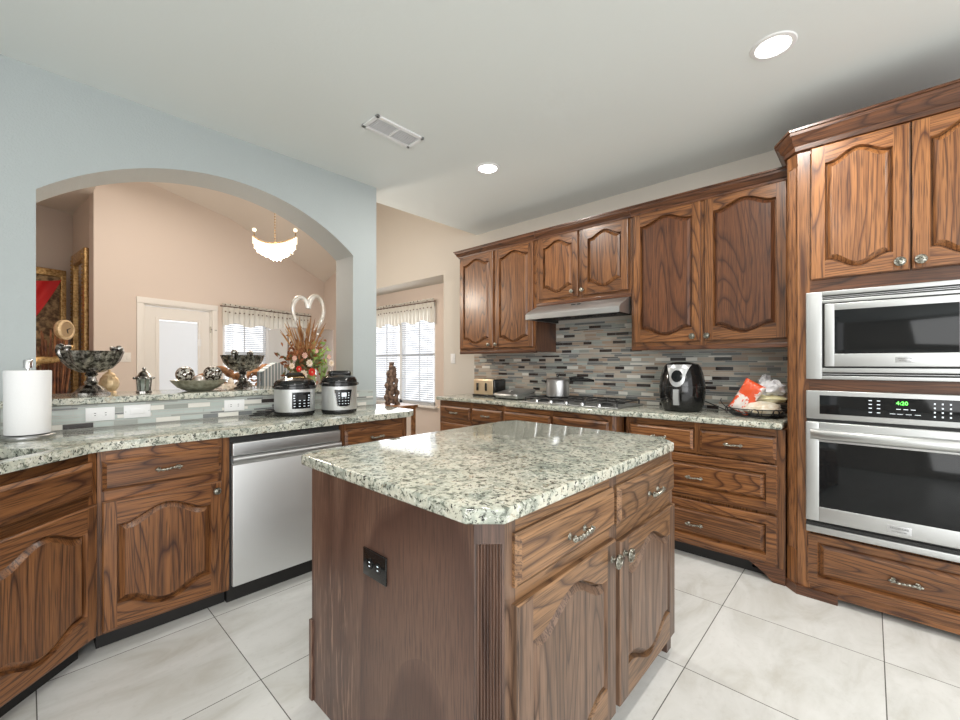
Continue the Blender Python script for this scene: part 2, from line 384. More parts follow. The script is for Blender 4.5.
FA = radians(15); FD = Vector((cos(FA), sin(FA))); FP = Vector((.54, 6.756))      # far wall line
def fw_pt(s, z, off=0.): p = FP + FD * s + Vector((sin(FA), -cos(FA))) * off; return (p.x, p.y, z)
def fbox(b, s0, s1, o0, o1, z0, z1, m, bev=0.):
    T = b.T.copy(); b.T = T @ Matrix.Translation((FP.x, FP.y, 0)) @ Matrix.Rotation(FA, 4, 'Z'); b.box(s0, s1, -o1, -o0, z0, z1, m, 0, bev); b.T = T
def wall_right_fn(b):
    b.box(XW, XW + .12, -3.0, 3.86, 0, 3.0, 'greige')
    b.box(XW, XW + .12, 3.86, 6.4, 2.37, 4.7, 'greige')
    b.box(XW, XW + .12, 3.3, 3.86, 3.0, 4.7, 'greige')
    b.box(XW + .12, 3.87, 3.86, 6.4, 2.37, 2.45, 'greige')
    b.box(XW + .12, 3.99, 3.78, 3.86, 0, 2.45, 'greige')
    # wall with the window opening
    y0, y1, z0, z1 = 4.44, 6.08, .68, 2.12
    b.box(3.87, 3.99, 3.86, y0, 0, 4.7, 'beige'); b.box(3.87, 3.99, y1, 8.3, 0, 4.7, 'beige')
    b.box(3.87, 3.99, y0, y1, 0, z0, 'beige'); b.box(3.87, 3.99, y0, y1, z1, 4.7, 'beige')
struct('wall_right', wall_right_fn)
W1 = (1.52, 3.02, .75, 2.10)     # window 1 along the far wall: s0 s1 z0 z1
DR = (.50, 1.36, 2.05)           # door: s0 s1 top
def wall_back_fn(b):
    def bb(s0, s1, z0, z1): fbox(b, s0, s1, -.12, 0, z0, z1, 'beige')
    bb(0, DR[0], 0, 4.7); bb(DR[0], DR[1], DR[2], 4.7); bb(DR[1], W1[0], 0, 4.7)
    bb(W1[0], W1[1], 0, W1[2]); bb(W1[0], W1[1], W1[3], 4.7); bb(W1[1], 3.56, 0, 4.7)
struct('wall_back', wall_back_fn)
AP = [Vector((.54, 6.756)), Vector((.42, 7.93))]
def alcove_fn(b):
    p, q = AP
    b.prism([(p.x, p.y), (q.x, q.y), (q.x + .12, q.y + .02), (p.x + .12, p.y + .04)], 0, 4.7, 'beige')
    q2 = Vector((-2.2, 7.0))
    b.prism([(q.x + .1, q.y), (q.x + .1, q.y + .12), (q2.x, q2.y + .12), (q2.x, q2.y)], 0, 4.7, 'beige')
    b.box(-2.3, -2.2, 2.5, 7.1, 0, 4.7, 'beige')
struct('wall_alcove', alcove_fn)
def vault_fn(b):
    def zz(x, y): return min(2.864 - .306 * (x - 3.747) - .307 * (y - 7.615), 3.629 - .039 * (x - 1.141) - .4 * (y - 6.917), 4.4)
    n = 40; gx = [-2.3 + 6.3 * i / n for i in range(n + 1)]; gy = [YB2 + 5.0 * j / n for j in range(n + 1)]
    for i in range(n):
        for j in range(n): b.face([(x, y, zz(x, y)) for x, y in ((gx[i], gy[j]), (gx[i + 1], gy[j]), (gx[i + 1], gy[j + 1]), (gx[i], gy[j + 1]))], 'vault')
    b.face([(-2.3, YB2, CZ), (3.99, YB2, CZ), (3.99, YB2, 4.7), (-2.3, YB2, 4.7)], 'vault', 2)
struct('ceiling_dining', vault_fn, 20)
struct('ceiling_alcove', lambda b: b.prism([(.545, 6.3), (.5, 8.1), (-2.2, 7.2), (-2.2, 6.0), (.5, 6.0)], 3.30, 3.36, 'vault'))

# windows
def blinds_and_frame(root, w, z0, z1, halves):
    """local: x along the wall, -y into the room"""
    def fr(b):
        t = .045
        b.box(0, w, .02, .09, z0, z0 + t, 'white'); b.box(0, w, .02, .09, z1 - t, z1, 'white')
        b.box(0, t, .02, .09, z0, z1, 'white'); b.box(w - t, w, .02, .09, z0, z1, 'white')
        for k in range(1, halves): b.box(w * k / halves - .035, w * k / halves + .035, .02, .09, z0, z1, 'white')
        zm = (z0 + z1) / 2; b.box(0, w, .03, .08, zm - .02, zm + .02, 'white')
    f = part('window_frame', root, fr)
    part('window_pane', f, lambda b: b.box(.03, w - .03, .052, .056, z0 + .03, z1 - .03, 'pane'))
    def mu(b):
        for k in range(halves):
            xc = w * (k + .5) / halves; b.box(xc - .008, xc + .008, .045, .063, z0, z1, 'white')
        for q in (.25, .75): b.box(0, w, .045, .063, z0 + (z1 - z0) * q - .008, z0 + (z1 - z0) * q + .008, 'white')
    part('muntin', f, mu)
    for k in range(halves):
        a, c = w * k / halves + .04, w * (k + 1) / halves - .04
        def bl(b, a=a, c=c):
            b.box(a, c, -.01, .02, z1 - .08, z1 - .04, 'white'); z = z0 + .05
            while z < z1 - .09:
                b.face([(a, -.012, z - .008), (c, -.012, z - .008), (c, .014, z + .008), (a, .014, z + .008)], 'slat', z); z += .031
            for q in (.15, .85): b.box(a + (c - a) * q - .002, a + (c - a) * q + .002, -.016, -.013, z0 + .05, z1 - .06, 'white')
        part('blind', root, bl, 0)
    part('window_sill', root, lambda b: b.box(-.06, w + .06, -.07, .09, z0 - .03, z0, 'trimw', 0, .006))
def empty_struct(name, loc, rz):
    o = bpy.data.objects.new(name, None); COL.objects.link(o); o.location = loc; o.rotation_euler = (0, 0, rz); o['kind'] = 'structure'; return o
w1 = empty_struct('window_1', fw_pt(W1[0], 0), FA); blinds_and_frame(w1, W1[1] - W1[0], W1[2], W1[3], 2)
w2 = empty_struct('window_2', (3.87, 6.08, 0), -pi / 2); blinds_and_frame(w2, 1.64, .68, 2.12, 2)
def valance(label, loc, rz, w, zt):
    t = thing('valance', label, 'curtain', loc, rz)
    def cl(b):
        n = int(w / .012)
        def P(i, j):
            u = i / n; ph = u * w * 2 * pi / .085; z = zt - j * .045
            a = .004 + .014 * j / 7; zz = z if j < 7 else zt - .30 - .025 * cos(u * w * 2 * pi / .42)
            return (u * w, -.06 + a * sin(ph), zz)
        for i in range(n):
            for j in range(7): b.face([P(i, j), P(i + 1, j), P(i + 1, j + 1), P(i, j + 1)], 'sheer')
    part('sheer_cloth', t, cl, 60)
    part('curtain_rod', t, lambda b: b.tube([(-.03, -.06, zt - .03), (w + .03, -.06, zt - .03)], .008, 'tuft'))
    def tf(b):
        random.seed(5); k = 0; x = .03
        while x < w:
            for z in (zt - .005, zt - .115): b.sphere((x + random.uniform(-.01, .01), -.08, z + random.uniform(-.006, .006)), .013, 'tuft', 8, (1, .4, .8))
            x += .075
    tu = part('pompon_trim', t, tf); tu['kind'] = 'stuff'
    part('gathered_edge', t, lambda b: [b.tube([(w * i / 60, -.075 + .006 * sin(i * 2.1), zt + .004 * sin(i * 1.7)) for i in range(61)], .012, 'sheer', 6)])
valance('sheer ivory valance with brown tufts on the far window behind the pedestal bowl', fw_pt(W1[0] - .04, 0), FA, 1.58, 2.16)
valance('sheer ivory valance with brown tufts on the window right of the grey wall', (3.87, 6.12, 0), -pi / 2, 1.72, 2.16)

# glazed door in the far wall
d1 = empty_struct('door_1', fw_pt(DR[0], 0), FA); dw_ = DR[1] - DR[0]
def dframe(b):
    for a, c in ((-.075, 0.0), (dw_, dw_ + .075)): b.box(a, c, -.02, -.0005, 0, DR[2], 'trimw', 0, .004)
    b.box(-.078, dw_ + .078, -.023, -.0005, DR[2], DR[2] + .08, 'trimw', 0, .004)
    b.box(0, .02, 0, .12, 0, DR[2], 'trimw'); b.box(dw_ - .02, dw_, 0, .12, 0, DR[2], 'trimw'); b.box(0, dw_, 0, .12, DR[2] - .02, DR[2], 'trimw')
part('door_casing', d1, dframe)
def dleaf(b):
    a, c = .024, dw_ - .024; g0, g1 = a + .15, c - .15
    b.box(a, g0, .01, .05, .01, 2.02, 'trimw'); b.box(g1, c, .01, .05, .01, 2.02, 'trimw')
    b.box(g0, g1, .01, .05, 1.86, 2.02, 'trimw'); b.box(g0, g1, .01, .05, .01, .30, 'trimw')
    for x0, x1, z0, z1 in ((g0 - .03, g0 + .01, .27, 1.89), (g1 - .01, g1 + .03, .27, 1.89), (g0, g1, 1.86, 1.89), (g0, g1, .27, .30)): b.box(x0, x1, 0, .01, z0, z1, 'trimw', 0, .003)
part('door_leaf', d1, dleaf)
part('door_glass', d1, lambda b: b.box(.18, dw_ - .18, .028, .032, .3, 1.86, 'pane'))
M['milky'] = sheer('closed_white_blind', (.80, .83, .86), .5)
def dblind(b):
    z = .31
    while z < 1.84: b.face([(.185, .022, z), (dw_ - .185, .022, z), (dw_ - .185, .026, z + .0165), (.185, .026, z + .0165)], 'milky', z); z += .0155
part('blind', d1, dblind, 0)
def dhw(b):
    b.tube([(dw_ - .17, -.005, 1.7), (dw_ - .17, -.005, 1.35)], .006, 'white'); b.box(dw_ - .19, dw_ - .15, -.006, .0, 1.52, 1.62, 'white')
part('blind_slider', d1, dhw)
part('door_hinge', d1, lambda b: [b.tube([(dw_ - .022, -.006, z), (dw_ - .022, -.006, z + .09)], .008, 'pewter') for z in (.25, 1.0, 1.72)] and b.tube([(dw_ - .022, -.006, 1.77), (dw_ + .06, -.02, 1.76)], .006, 'pewter'))

# ------------------------------------------------------------------ cabinet kit
TH = .020
def bumpf(u):
    u = max(0., min(1., (u - .06) / .88)); return (.5 - .5 * cos(2 * pi * u)) ** .85
def knob(parent, x, z, s=1., y=None):
    y = -TH if y is None else y; R = Matrix.Rotation(pi / 2, 4, 'X')
    def fn(b):
        b.lathe([(.009 * s, 0), (.006 * s, .004), (.005 * s, .012), (.008 * s, .016), (.0165 * s, .020), (.018 * s, .025), (.016 * s, .028), (.013 * s, .0275), (.0125 * s, .030), (.007 * s, .0315), (.006 * s, .029), (0, .0335)], (x, y, z), 'pewter', 20, R)
        for i in range(8): a = i * pi / 4; b.sphere((x + .0145 * s * cos(a), y - .0275, z + .0145 * s * sin(a)), .0026 * s, 'pewter', 6)
    return part('knob', parent, fn)
def pull(parent, x, z, y=None, s=1.):
    y = -TH if y is None else y; R = Matrix.Rotation(pi / 2, 4, 'X')
    def fn(b):
        for sx in (-1, 1):
            b.lathe([(.009 * s, 0), (.0075 * s, .003), (.004 * s, .006), (.0045 * s, .020), (.006 * s, .024), (0, .027)], (x + sx * .036 * s, y, z), 'pewter', 12, R)
            b.sphere((x + sx * .047 * s, y - .022, z + .002), .0055 * s, 'pewter', 8, (1.2, 1, 1))
            b.sphere((x + sx * .041 * s, y - .021, z - .006), .004 * s, 'pewter', 8); b.sphere((x + sx * .041 * s, y - .021, z + .008), .004 * s, 'pewter', 8)
        n = 24; b.tube([(x + (-.045 + .09 * i / n) * s, y - .022 - .005 * sin(pi * i / n), z - .002 * sin(2 * pi * i / n)) for i in range(n + 1)], [(.0042 + .0022 * abs(sin(i * pi / 4))) * s for i in range(n + 1)], 'pewter', 8)
    return part('pull', parent, fn)
def door(parent, x0, x1, z0, z1, v='oak_v', h='oak_h', panel=None, st=.055, rt=.052, rb=.055, rise=.06, dip=None, name='door', yo=0.):
    panel = panel or v; dip = rise if dip is None else dip; n = 28 if rise > 0 else 1; e = .005; t = TH
    ox0, ox1 = x0 + st, x1 - st; zt = z1 - rt - rise; zb = z0 + rb + dip
    def curve(ins, top):
        a, c = ox0 + ins, ox1 - ins
        return [(a + (c - a) * i / n, (zt - ins + rise * bumpf(i / n)) if top else (zb + ins - dip * bumpf(i / n))) for i in range(n + 1)]
    def fr(b):
        yf, ye, ym = yo - t, yo - t + .004, yo - t + .018; T0, B0 = curve(-.006, 1), curve(-.006, 0); T1, B1 = curve(0, 1), curve(0, 0)
        a, c = ox0 - .006, ox1 + .006
        for k, xa, xb in (('L', x0 + e, a), ('R', c, x1 - e)): b.face([(xa, yf, z0 + e), (xb, yf, z0 + e), (xb, yf, z1 - e), (xa, yf, z1 - e)], v, k)
        for k, x, xi in (('L', x0, x0 + e), ('R', x1, x1 - e)):
            b.face([(x, ye, z0), (xi, yf, z0 + e), (xi, yf, z1 - e), (x, ye, z1)], v, k); b.face([(x, yo, z0), (x, ye, z0), (x, ye, z1), (x, yo, z1)], v, k)
        for k, z, zi in (('T', z1, z1 - e), ('B', z0, z0 + e)):
            b.face([(x0, ye, z), (x1, ye, z), (x1 - e, yf, zi), (x0 + e, yf, zi)], h, k + 'c'); b.face([(x0, yo, z), (x1, yo, z), (x1, ye, z), (x0, ye, z)], h, k + 'c')
        for i in range(n):
            b.face([(T0[i][0], yf, T0[i][1]), (T0[i + 1][0], yf, T0[i + 1][1]), (T0[i + 1][0], yf, z1 - e), (T0[i][0], yf, z1 - e)], h, 'T')
            b.face([(B0[i][0], yf, z0 + e), (B0[i + 1][0], yf, z0 + e), (B0[i + 1][0], yf, B0[i + 1][1]), (B0[i][0], yf, B0[i][1])], h, 'B')
            for C0, C1, k in ((T0, T1, 'T'), (B0, B1, 'B')):
                b.face([(C0[i][0], yf, C0[i][1]), (C0[i + 1][0], yf, C0[i + 1][1]), (C1[i + 1][0], ym, C1[i + 1][1]), (C1[i][0], ym, C1[i][1])], h, k)
        for j, k in ((0, 'L'), (n, 'R')):
            b.face([(B0[j][0], yf, B0[j][1]), (T0[j][0], yf, T0[j][1]), (T1[j][0], ym, T1[j][1]), (B1[j][0], ym, B1[j][1])], v, k)
        b.face([(x0, yo, z0), (x1, yo, z0), (x1, yo, z1), (x0, yo, z1)], v, 'bk')
    d = part(name, parent, fr, 25)
    def pn(b):
        w = .019; ym, yr = yo - t + .015, yo - t + .002
        T1, B1, T2, B2 = curve(.003, 1), curve(.003, 0), curve(w, 1), curve(w, 0); T3, B3 = curve(w + .003, 1), curve(w + .003, 0)
        for A, B_, ya, yb in ((T1, T2, ym, yr), (B1, B2, ym, yr), (T2, T3, yr, yr - .002), (B2, B3, yr, yr - .002)):
            for i in range(n): b.face([(A[i][0], ya, A[i][1]), (A[i + 1][0], ya, A[i + 1][1]), (B_[i + 1][0], yb, B_[i + 1][1]), (B_[i][0], yb, B_[i][1])], panel)
        for j in (0, n):
            b.face([(B1[j][0], ym, B1[j][1]), (T1[j][0], ym, T1[j][1]), (T2[j][0], yr, T2[j][1]), (B2[j][0], yr, B2[j][1])], panel)
            b.face([(B2[j][0], yr, B2[j][1]), (T2[j][0], yr, T2[j][1]), (T3[j][0], yr - .002, T3[j][1]), (B3[j][0], yr - .002, B3[j][1])], panel)
        y = yr - .002
        for i in range(n): b.face([(B3[i][0], y, B3[i][1]), (B3[i + 1][0], y, B3[i + 1][1]), (T3[i + 1][0], y, T3[i + 1][1]), (T3[i][0], y, T3[i][1])], panel)
    part('raised_panel', d, pn, 25)
    return d
def drawer(parent, x0, x1, z0, z1, m='oak_h', px=True, name='drawer', c=.013, s=1., yo=0.):
    def fn(b):
        t = TH
        r = [((x0, z0, x1, z1), yo), ((x0, z0, x1, z1), yo - .009), ((x0 + c, z0 + c, x1 - c, z1 - c), yo - t + .002), ((x0 + c + .002, z0 + c + .002, x1 - c - .002, z1 - c - .002), yo - t)]
        for (A, ya), (B_, yb) in zip(r[:-1], r[1:]):
            a = [(A[0], A[1]), (A[2], A[1]), (A[2], A[3]), (A[0], A[3])]; d = [(B_[0], B_[1]), (B_[2], B_[1]), (B_[2], B_[3]), (B_[0], B_[3])]
            for i in range(4): j = (i + 1) % 4; b.face([(a[i][0], ya, a[i][1]), (a[j][0], ya, a[j][1]), (d[j][0], yb, d[j][1]), (d[i][0], yb, d[i][1])], m)
        A, y = r[-1]; b.face([(A[0], y, A[1]), (A[2], y, A[1]), (A[2], y, A[3]), (A[0], y, A[3])], m)
        b.face([(x0, yo, z0), (x1, yo, z0), (x1, yo, z1), (x0, yo, z1)], m)
    d = part(name, parent, fn, 20)
    if px: pull(d, (x0 + x1) / 2 if px is True else px, (z0 + z1) / 2, yo - TH, s)
    return d
def carcass(parent, x0, x1, z0, z1, D, openings=(), v='oak_v', h='oak_h', kick=True, side=None, core=None):
    """box whose front is a face frame of real stiles and rails; openings = (x0,x1,z0,z1) covered by doors"""
    side = side or v
    def fn(b):
        if core is None: b.box(x0, x1, .018, D, z0, z1, side, 'c')
        else:
            b.box(x0, x1, .018, D, z0, core, side, 'c')
            for q_ in ((x0, x0 + .018, .018, D), (x1 - .018, x1, .018, D), (x0, x1, .018, .034), (x0, x1, D - .018, D)): b.box(*q_, core, z1, side)
        xs = sorted({x0, x1} | {q for o in openings for q in o[:2]})
        # stiles full height, rails between
        st = []
        edges = [x0] + [q for o in sorted(set((o[0], o[1]) for o in openings)) for q in o] + [x1]
        for a, c in zip(edges[0::2], edges[1::2]):
            if c - a > .002: b.box(a, c, 0, .018, z0, z1, v); st.append((a, c))
        cols = sorted(set((o[0], o[1]) for o in openings))
        for a, c in cols:
            zs = sorted([(o[2], o[3]) for o in openings if (o[0], o[1]) == (a, c)])
            z = z0
            for p, q in zs + [(z1, z1)]:
                if p - z > .002: b.box(a, c, 0.0005, .018, z, p, h)
                z = q
    o = part('body', parent, fn, 0)
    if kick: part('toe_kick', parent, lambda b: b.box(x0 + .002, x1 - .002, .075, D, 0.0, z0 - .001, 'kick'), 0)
    return o
def slab(name, label, poly, z0, z1, m='granite', bev=.013, cat='countertop', hole=None):
    bm = bmesh.new()
    vs_ = [bm.verts.new((x, y, z1)) for x, y in poly]
    loops = [vs_]
    if hole: loops.append([bm.verts.new((x, y, z1)) for x, y in hole])
    ed = [bm.edges.new((L[i], L[(i + 1) % len(L)])) for L in loops for i in range(len(L))]
    if hole: r = bmesh.ops.triangle_fill(bm, edges=ed, use_beauty=True)
    else: bm.faces.new(vs_)
    g = bmesh.ops.extrude_face_region(bm, geom=bm.faces[:])
    for v in [q for q in g['geom'] if isinstance(q, bmesh.types.BMVert)]: v.co.z = z0
    bmesh.ops.recalc_face_normals(bm, faces=bm.faces[:])
    e = [q for q in bm.edges if len(q.link_faces) == 2 and q.calc_face_angle(0) > 1.2 and abs(q.verts[0].co.z - q.verts[1].co.z) < 1e-5]
    bmesh.ops.bevel(bm, geom=e, offset=bev, segments=4, profile=.5, affect='EDGES', clamp_overlap=True)
    me = bpy.data.meshes.new(name); bm.to_mesh(me); bm.free(); me.materials.append(M[m])
    me.polygons.foreach_set('use_smooth', [True] * len(me.polygons)); me.set_sharp_from_angle(angle=radians(40))
    o = bpy.data.objects.new(name, me); COL.objects.link(o); return tag(o, label, cat)
def round_corner(p, a, b, r, n=5):
    """points of a rounded corner p between neighbours a, b"""
    p, a, b = Vector(p), Vector(a), Vector(b); u = (a - p).normalized(); v = (b - p).normalized()
    out = []
    for i in range(n + 1):
        t = i / n; out.append(tuple(p + u * r * (1 - t) ** 2 + v * r * t ** 2))
    return out
def rpoly(pts, rs):
    out = []; n = len(pts)
    for i, p in enumerate(pts):
        r = rs[i] if isinstance(rs, (list, tuple)) else rs
        if r: out += round_corner(p, pts[i - 1], pts[(i + 1) % n], r)
        else: out.append(p)
    return out

CT, CB = .93, .892
BZ = .888   # top of base cabinet boxes
# ------------------------------------------------------------------ left run
t = thing('base_cabinet', 'brown oak base cabinet with one drawer over one arched door, left of the dishwasher', 'cabinet', (0, 2.45, 0))
carcass(t, .207, .718, .09, BZ, .575, [(.235, .665, .72, .84), (.235, .665, .12, .66)])
drawer(t, .222, .679, .713, .845, 'oak_h', .455)
d = door(t, .222, .679, .104, .669, 'oak_v', 'oak_h'); knob(d, .652, .628)

SK = thing('sink_cabinet', 'brown oak corner sink cabinet set at an angle, at the left edge', 'cabinet', (.205, 2.45, 0), pi / 4)
carcass(SK, -1.02, 0, .09, BZ, .50, [(-.99, -.52, .12, .66), (-.48, -.04, .12, .66), (-.99, -.04, .72, .84)], core=.685)
drawer(SK, -.99, -.03, .713, .85, 'oak_h', False, 'false_front')
d = door(SK, -.482, -.017, .104, .669, 'oak_v', 'oak_h'); knob(d, -.455, .628)
d = door(SK, -.985, -.492, .104, .669, 'oak_v', 'oak_h'); knob(d, -.52, .628)

t = thing('drawer_cabinet', 'narrow brown oak cabinet right of the dishwasher, at the far end of the counter', 'cabinet', (0, 2.45, 0))
carcass(t, 1.345, 1.862, .09, BZ, .575, [(1.385, 1.81, .73, .84), (1.385, 1.81, .12, .66)])
drawer(t, 1.371, 1.822, .717, .845, 'oak_h'); d = door(t, 1.371, 1.822, .104, .669); knob(d, 1.40, .63)

DW = thing('dishwasher', 'stainless steel dishwasher in the left cabinet run', 'dishwasher', (0, 2.45, 0))
part('body', DW, lambda b: b.box(.722, 1.341, .012, .57, .10, BZ - .002, 'blackm'), 0)
part('door_panel', DW, lambda b: b.box(.728, 1.336, -.022, .010, .105, .745, 'steel', 0, .006))
def dwc(b):
    b.box(.728, 1.336, -.022, .010, .785, .855, 'steel_h', 0, .006); b.box(.728, 1.336, -.004, .010, .745, .786, 'steel_h')
part('control_panel', DW, dwc)
def dwh(b):
    n = 20
    for i in range(n):
        z0, z1 = .738 + .046 * i / n, .738 + .046 * (i + 1) / n
        y0, y1 = (-.022 - .014 * sin(pi * (z - .738) / .055) for z in (z0, z1)); b.face([(.728, y0, z0), (1.336, y0, z0), (1.336, y1, z1), (.728, y1, z1)], 'steel_h')
    b.box(.728, 1.336, -.034, -.02, .777, .784, 'steel_h')
part('handle', DW, dwh)
part('toe_kick', DW, lambda b: b.box(.722, 1.341, .055, .57, 0, .099, 'kick'), 0)

q = .7071
hu = Vector((-q, -q)); hn = Vector((-q, q)); c0 = Vector((.205, 2.45)) + Vector((q, -q)) * .03
sk = [c0 + hu * a + hn * b_ for a, b_ in ((.13, .075), (.93, .075), (.93, .43), (.13, .43))]
lc = [(.205 + .012, 2.42), (1.80, 2.42), (1.86, 2.36)]
ctr_poly = [(.2, 2.42), (1.855, 2.40), (1.945, 2.46), (1.985, 3.022), (-.088, 3.022), (-.088 - 1.25 * q, 3.022 - 1.25 * q), (-.088 - 1.25 * q + .61 * q, 3.022 - 1.25 * q - .61 * q)]
slab('countertop', 'speckled cream granite countertop over the dishwasher and the corner sink', rpoly(ctr_poly, [.05, .03, .05, 0, 0, 0, 0]), CB, CT, hole=rpoly([tuple(p) for p in sk], .05))
ks = thing('kitchen_sink', 'undermount sink cut into the granite at the left edge', 'sink', (c0.x, c0.y, 0), pi / 4)
M['sinkm'] = noisy('dark_composite_sink', (.03, .03, .028), (.10, .10, .09), 60, .35)
def sinkf(b):
    b.T = Matrix(); x0, x1, y0, y1 = -.94, -.12, .065, .44
    b.face([(x0, y0, .70), (x1, y0, .70), (x1, y1, .70), (x0, y1, .70)], 'sinkm')
    for a, c in (((x0, y0), (x1, y0)), ((x1, y0), (x1, y1)), ((x1, y1), (x0, y1)), ((x0, y1), (x0, y0))): b.face([(*a, .70), (*c, .70), (*c, .890), (*a, .890)], 'sinkm')
part('basin', ks, sinkf); part('drain', ks, lambda b: b.lathe([(.045, .701), (.045, .706), (.03, .703), (0, .703)], (-.53, .25, 0), 'chrome'))

# mosaic
def mosaic(name, label, loc, rz, w, z0, z1, seed, wts, holes=()):
    rnd = random.Random(seed); mb = MB(); mb.box(0, w, .0, .006, z0, z1, 'grout'); z = z0 + .002
    seq = [(.027, 0), (.010, 1), (.019, 2), (.010, 1)]; k = 0
    while z < z1 - .006:
        hgt, thin = seq[k % 4]; hgt = min(hgt, z1 - .001 - z); k += 1; x = -rnd.uniform(0, .1); last = -1
        while x < w:
            Ln = rnd.choice([.08, .10, .115]) if not thin else rnd.choice([.1, .15, .2])
            a, c = max(x, .001), min(x + Ln, w - .001)
            if c - a > .006:
                ti = rnd.choices(range(7), wts)[0]
                if ti == last: ti = rnd.choices(range(7), wts)[0]
                if thin and ti in (0, 2) and rnd.random() < .8: ti = rnd.choice([3, 5, 1, 4])
                if seed == 3 and ti in (3, 4): ti = 6
                if thin and seed == 3 and ti == 0: ti = 5
                last = ti; m = TL[ti]
                mb.face([(a, -.002, z), (c, -.002, z), (c, -.002, z + hgt - .002), (a, -.002, z + hgt - .002)], m, (k, x))
                for p_, q_ in (((a, z), (c, z)), ((c, z + hgt - .002), (a, z + hgt - .002)), ((c, z), (c, z + hgt - .002)), ((a, z + hgt - .002), (a, z))):
                    mb.face([(p_[0], -.002, p_[1]), (q_[0], -.002, q_[1]), (q_[0], .001, q_[1]), (p_[0], .001, p_[1])], m, (k, x))
            x += Ln + .002
        z += hgt + .0015
    o = mb.build(name, None, 0); o.location = loc; o.rotation_euler = (0, 0, rz); return tag(o, label, 'backsplash')
LW = (.9, 2.0, 2.6, .2, .9, .9, 3.4); RW = (3.6, 1.9, 1.8, 2.2, 2.2, 1.9, .3)  # LW: paler tile mix, with the glass's glancing reflection put into the colours
mosaic('tile_backsplash', 'low strip of grey and aqua glass mosaic under the raised bar', (-.085, YB - .0065, 0), 0, 2.04, CT, 1.054, 3, LW)
mosaic('tile_backsplash', 'short angled mosaic strip behind the sink, left of the paper towel', (-.085 - 1.2 * q, YB - .0065 - 1.2 * q, 0), pi / 4, 1.195, CT, 1.054, 4, (3, 2, 1, 1, 1, 2, 1.5))
slab('bar_top', 'speckled granite ledge of the raised bar under the arch', [(-.12, YB - .03), (AX1 - .004, YB - .03), (AX1 - .004, 3.52), (AX0 + .004, 3.52), (AX0 + .004, YB + .0), (AX0 + .004, YB - .002), (-.10, YB - .002)], 1.058, 1.092, cat='countertop', bev=.008)
def backs(b):
    b.box(AX0 + .01, AX1 - .01, 3.30, 3.34, 0, 1.056, 'beige')

# outlets
def wall_plate(name, label, loc, rz, w, h, kind, m='white', md='slot', cat='outlet', toggles=1, group=None):
    t = thing(name, label, cat, loc, rz, group)
    part('cover_plate', t, lambda b: b.box(-w / 2, w / 2, -.006, 0, -h / 2, h / 2, m, 0, .002))
    if kind == 'out':
        for s in (-1, 1):
            rc_ = part('receptacle', t, lambda b: b.lathe([(.016, 0), (.0155, .002), (0, .002)], (s * w * .18, -.0062, 0), m, 20, Matrix.Rotation(pi / 2, 4, 'X')))
            for d_ in (-.006, .006): part('slot', rc_, lambda b: b.box(s * w * .18 - .0035, s * w * .18 + .0035, -.0092, -.007, d_ - .0014, d_ + .0014, md), 0)
    else:
        for i in range(toggles):
            x = (i - (toggles - 1) / 2) * .046
            if w > h and toggles == 1: part('switch_rocker', t, lambda b: b.box(-.033, .033, -.010, -.005, -.015, .015, m, 0, .002))
            else: part('switch_rocker', t, lambda b, x=x: b.box(x - .012, x + .012, -.010, -.005, -.03, .03, m, 0, .002))
        for s in (-1, 1): part('screw', t, lambda b: b.sphere((s * w * .43, -.007, 0), .0025, 'chrome', 8))
    return t
YO = YB - .0085
wall_plate('outlet', 'white horizontal double outlet in the bar mosaic nearest the paper towel', (.268, YO, 1.0), 0, .118, .072, 'out')
wall_plate('light_switch', 'white horizontal rocker switch in the bar mosaic', (.423, YO, 1.003), 0, .118, .072, 'sw', cat='switch')
wall_plate('outlet', 'white horizontal double outlet in the bar mosaic beside the pressure cookers', (.915, YO, 1.0), 0, .118, .072, 'out')
wall_plate('light_switch', 'white switch plate on the wall left of the range upper cabinets', (XW - .001, 3.69, 1.33), -pi / 2, .075, .118, 'sw', cat='switch')
wall_plate('light_switch', 'cream triple switch plate on the far beige wall left of the glazed door', fw_pt(.285, 1.35, .001), FA, .165, .118, 'sw', 'trimw', cat='switch', toggles=3)

# ------------------------------------------------------------------ island
IX0, IX1, IY0, IY1 = .735, 1.960, .65, 1.55
isl = thing('island_cabinet', 'worn brown oak kitchen island cabinet with two drawers and two arched doors', 'island', (0, 0, 0))
ch = .052
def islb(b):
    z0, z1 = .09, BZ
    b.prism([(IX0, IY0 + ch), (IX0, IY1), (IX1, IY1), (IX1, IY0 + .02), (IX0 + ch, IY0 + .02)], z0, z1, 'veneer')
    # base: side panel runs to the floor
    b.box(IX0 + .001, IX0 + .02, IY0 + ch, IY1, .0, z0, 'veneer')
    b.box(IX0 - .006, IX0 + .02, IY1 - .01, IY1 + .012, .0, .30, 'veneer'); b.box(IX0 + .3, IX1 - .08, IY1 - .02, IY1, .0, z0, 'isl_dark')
    z1_ = z1
    for a, c in ((IX0 + ch, .83), (1.345, 1.40), (1.928, IX1)): b.box(a, c, IY0, IY0 + .02, z0, z1, 'isl_v')
    for a, c in ((.83, 1.345), (1.40, 1.928)):
        for p, r in ((z0, .125), (.65, .73), (.83, z1)): b.box(a, c, IY0 + .0005, IY0 + .02, p, r, 'isl_h')
part('body', isl, islb, 0)
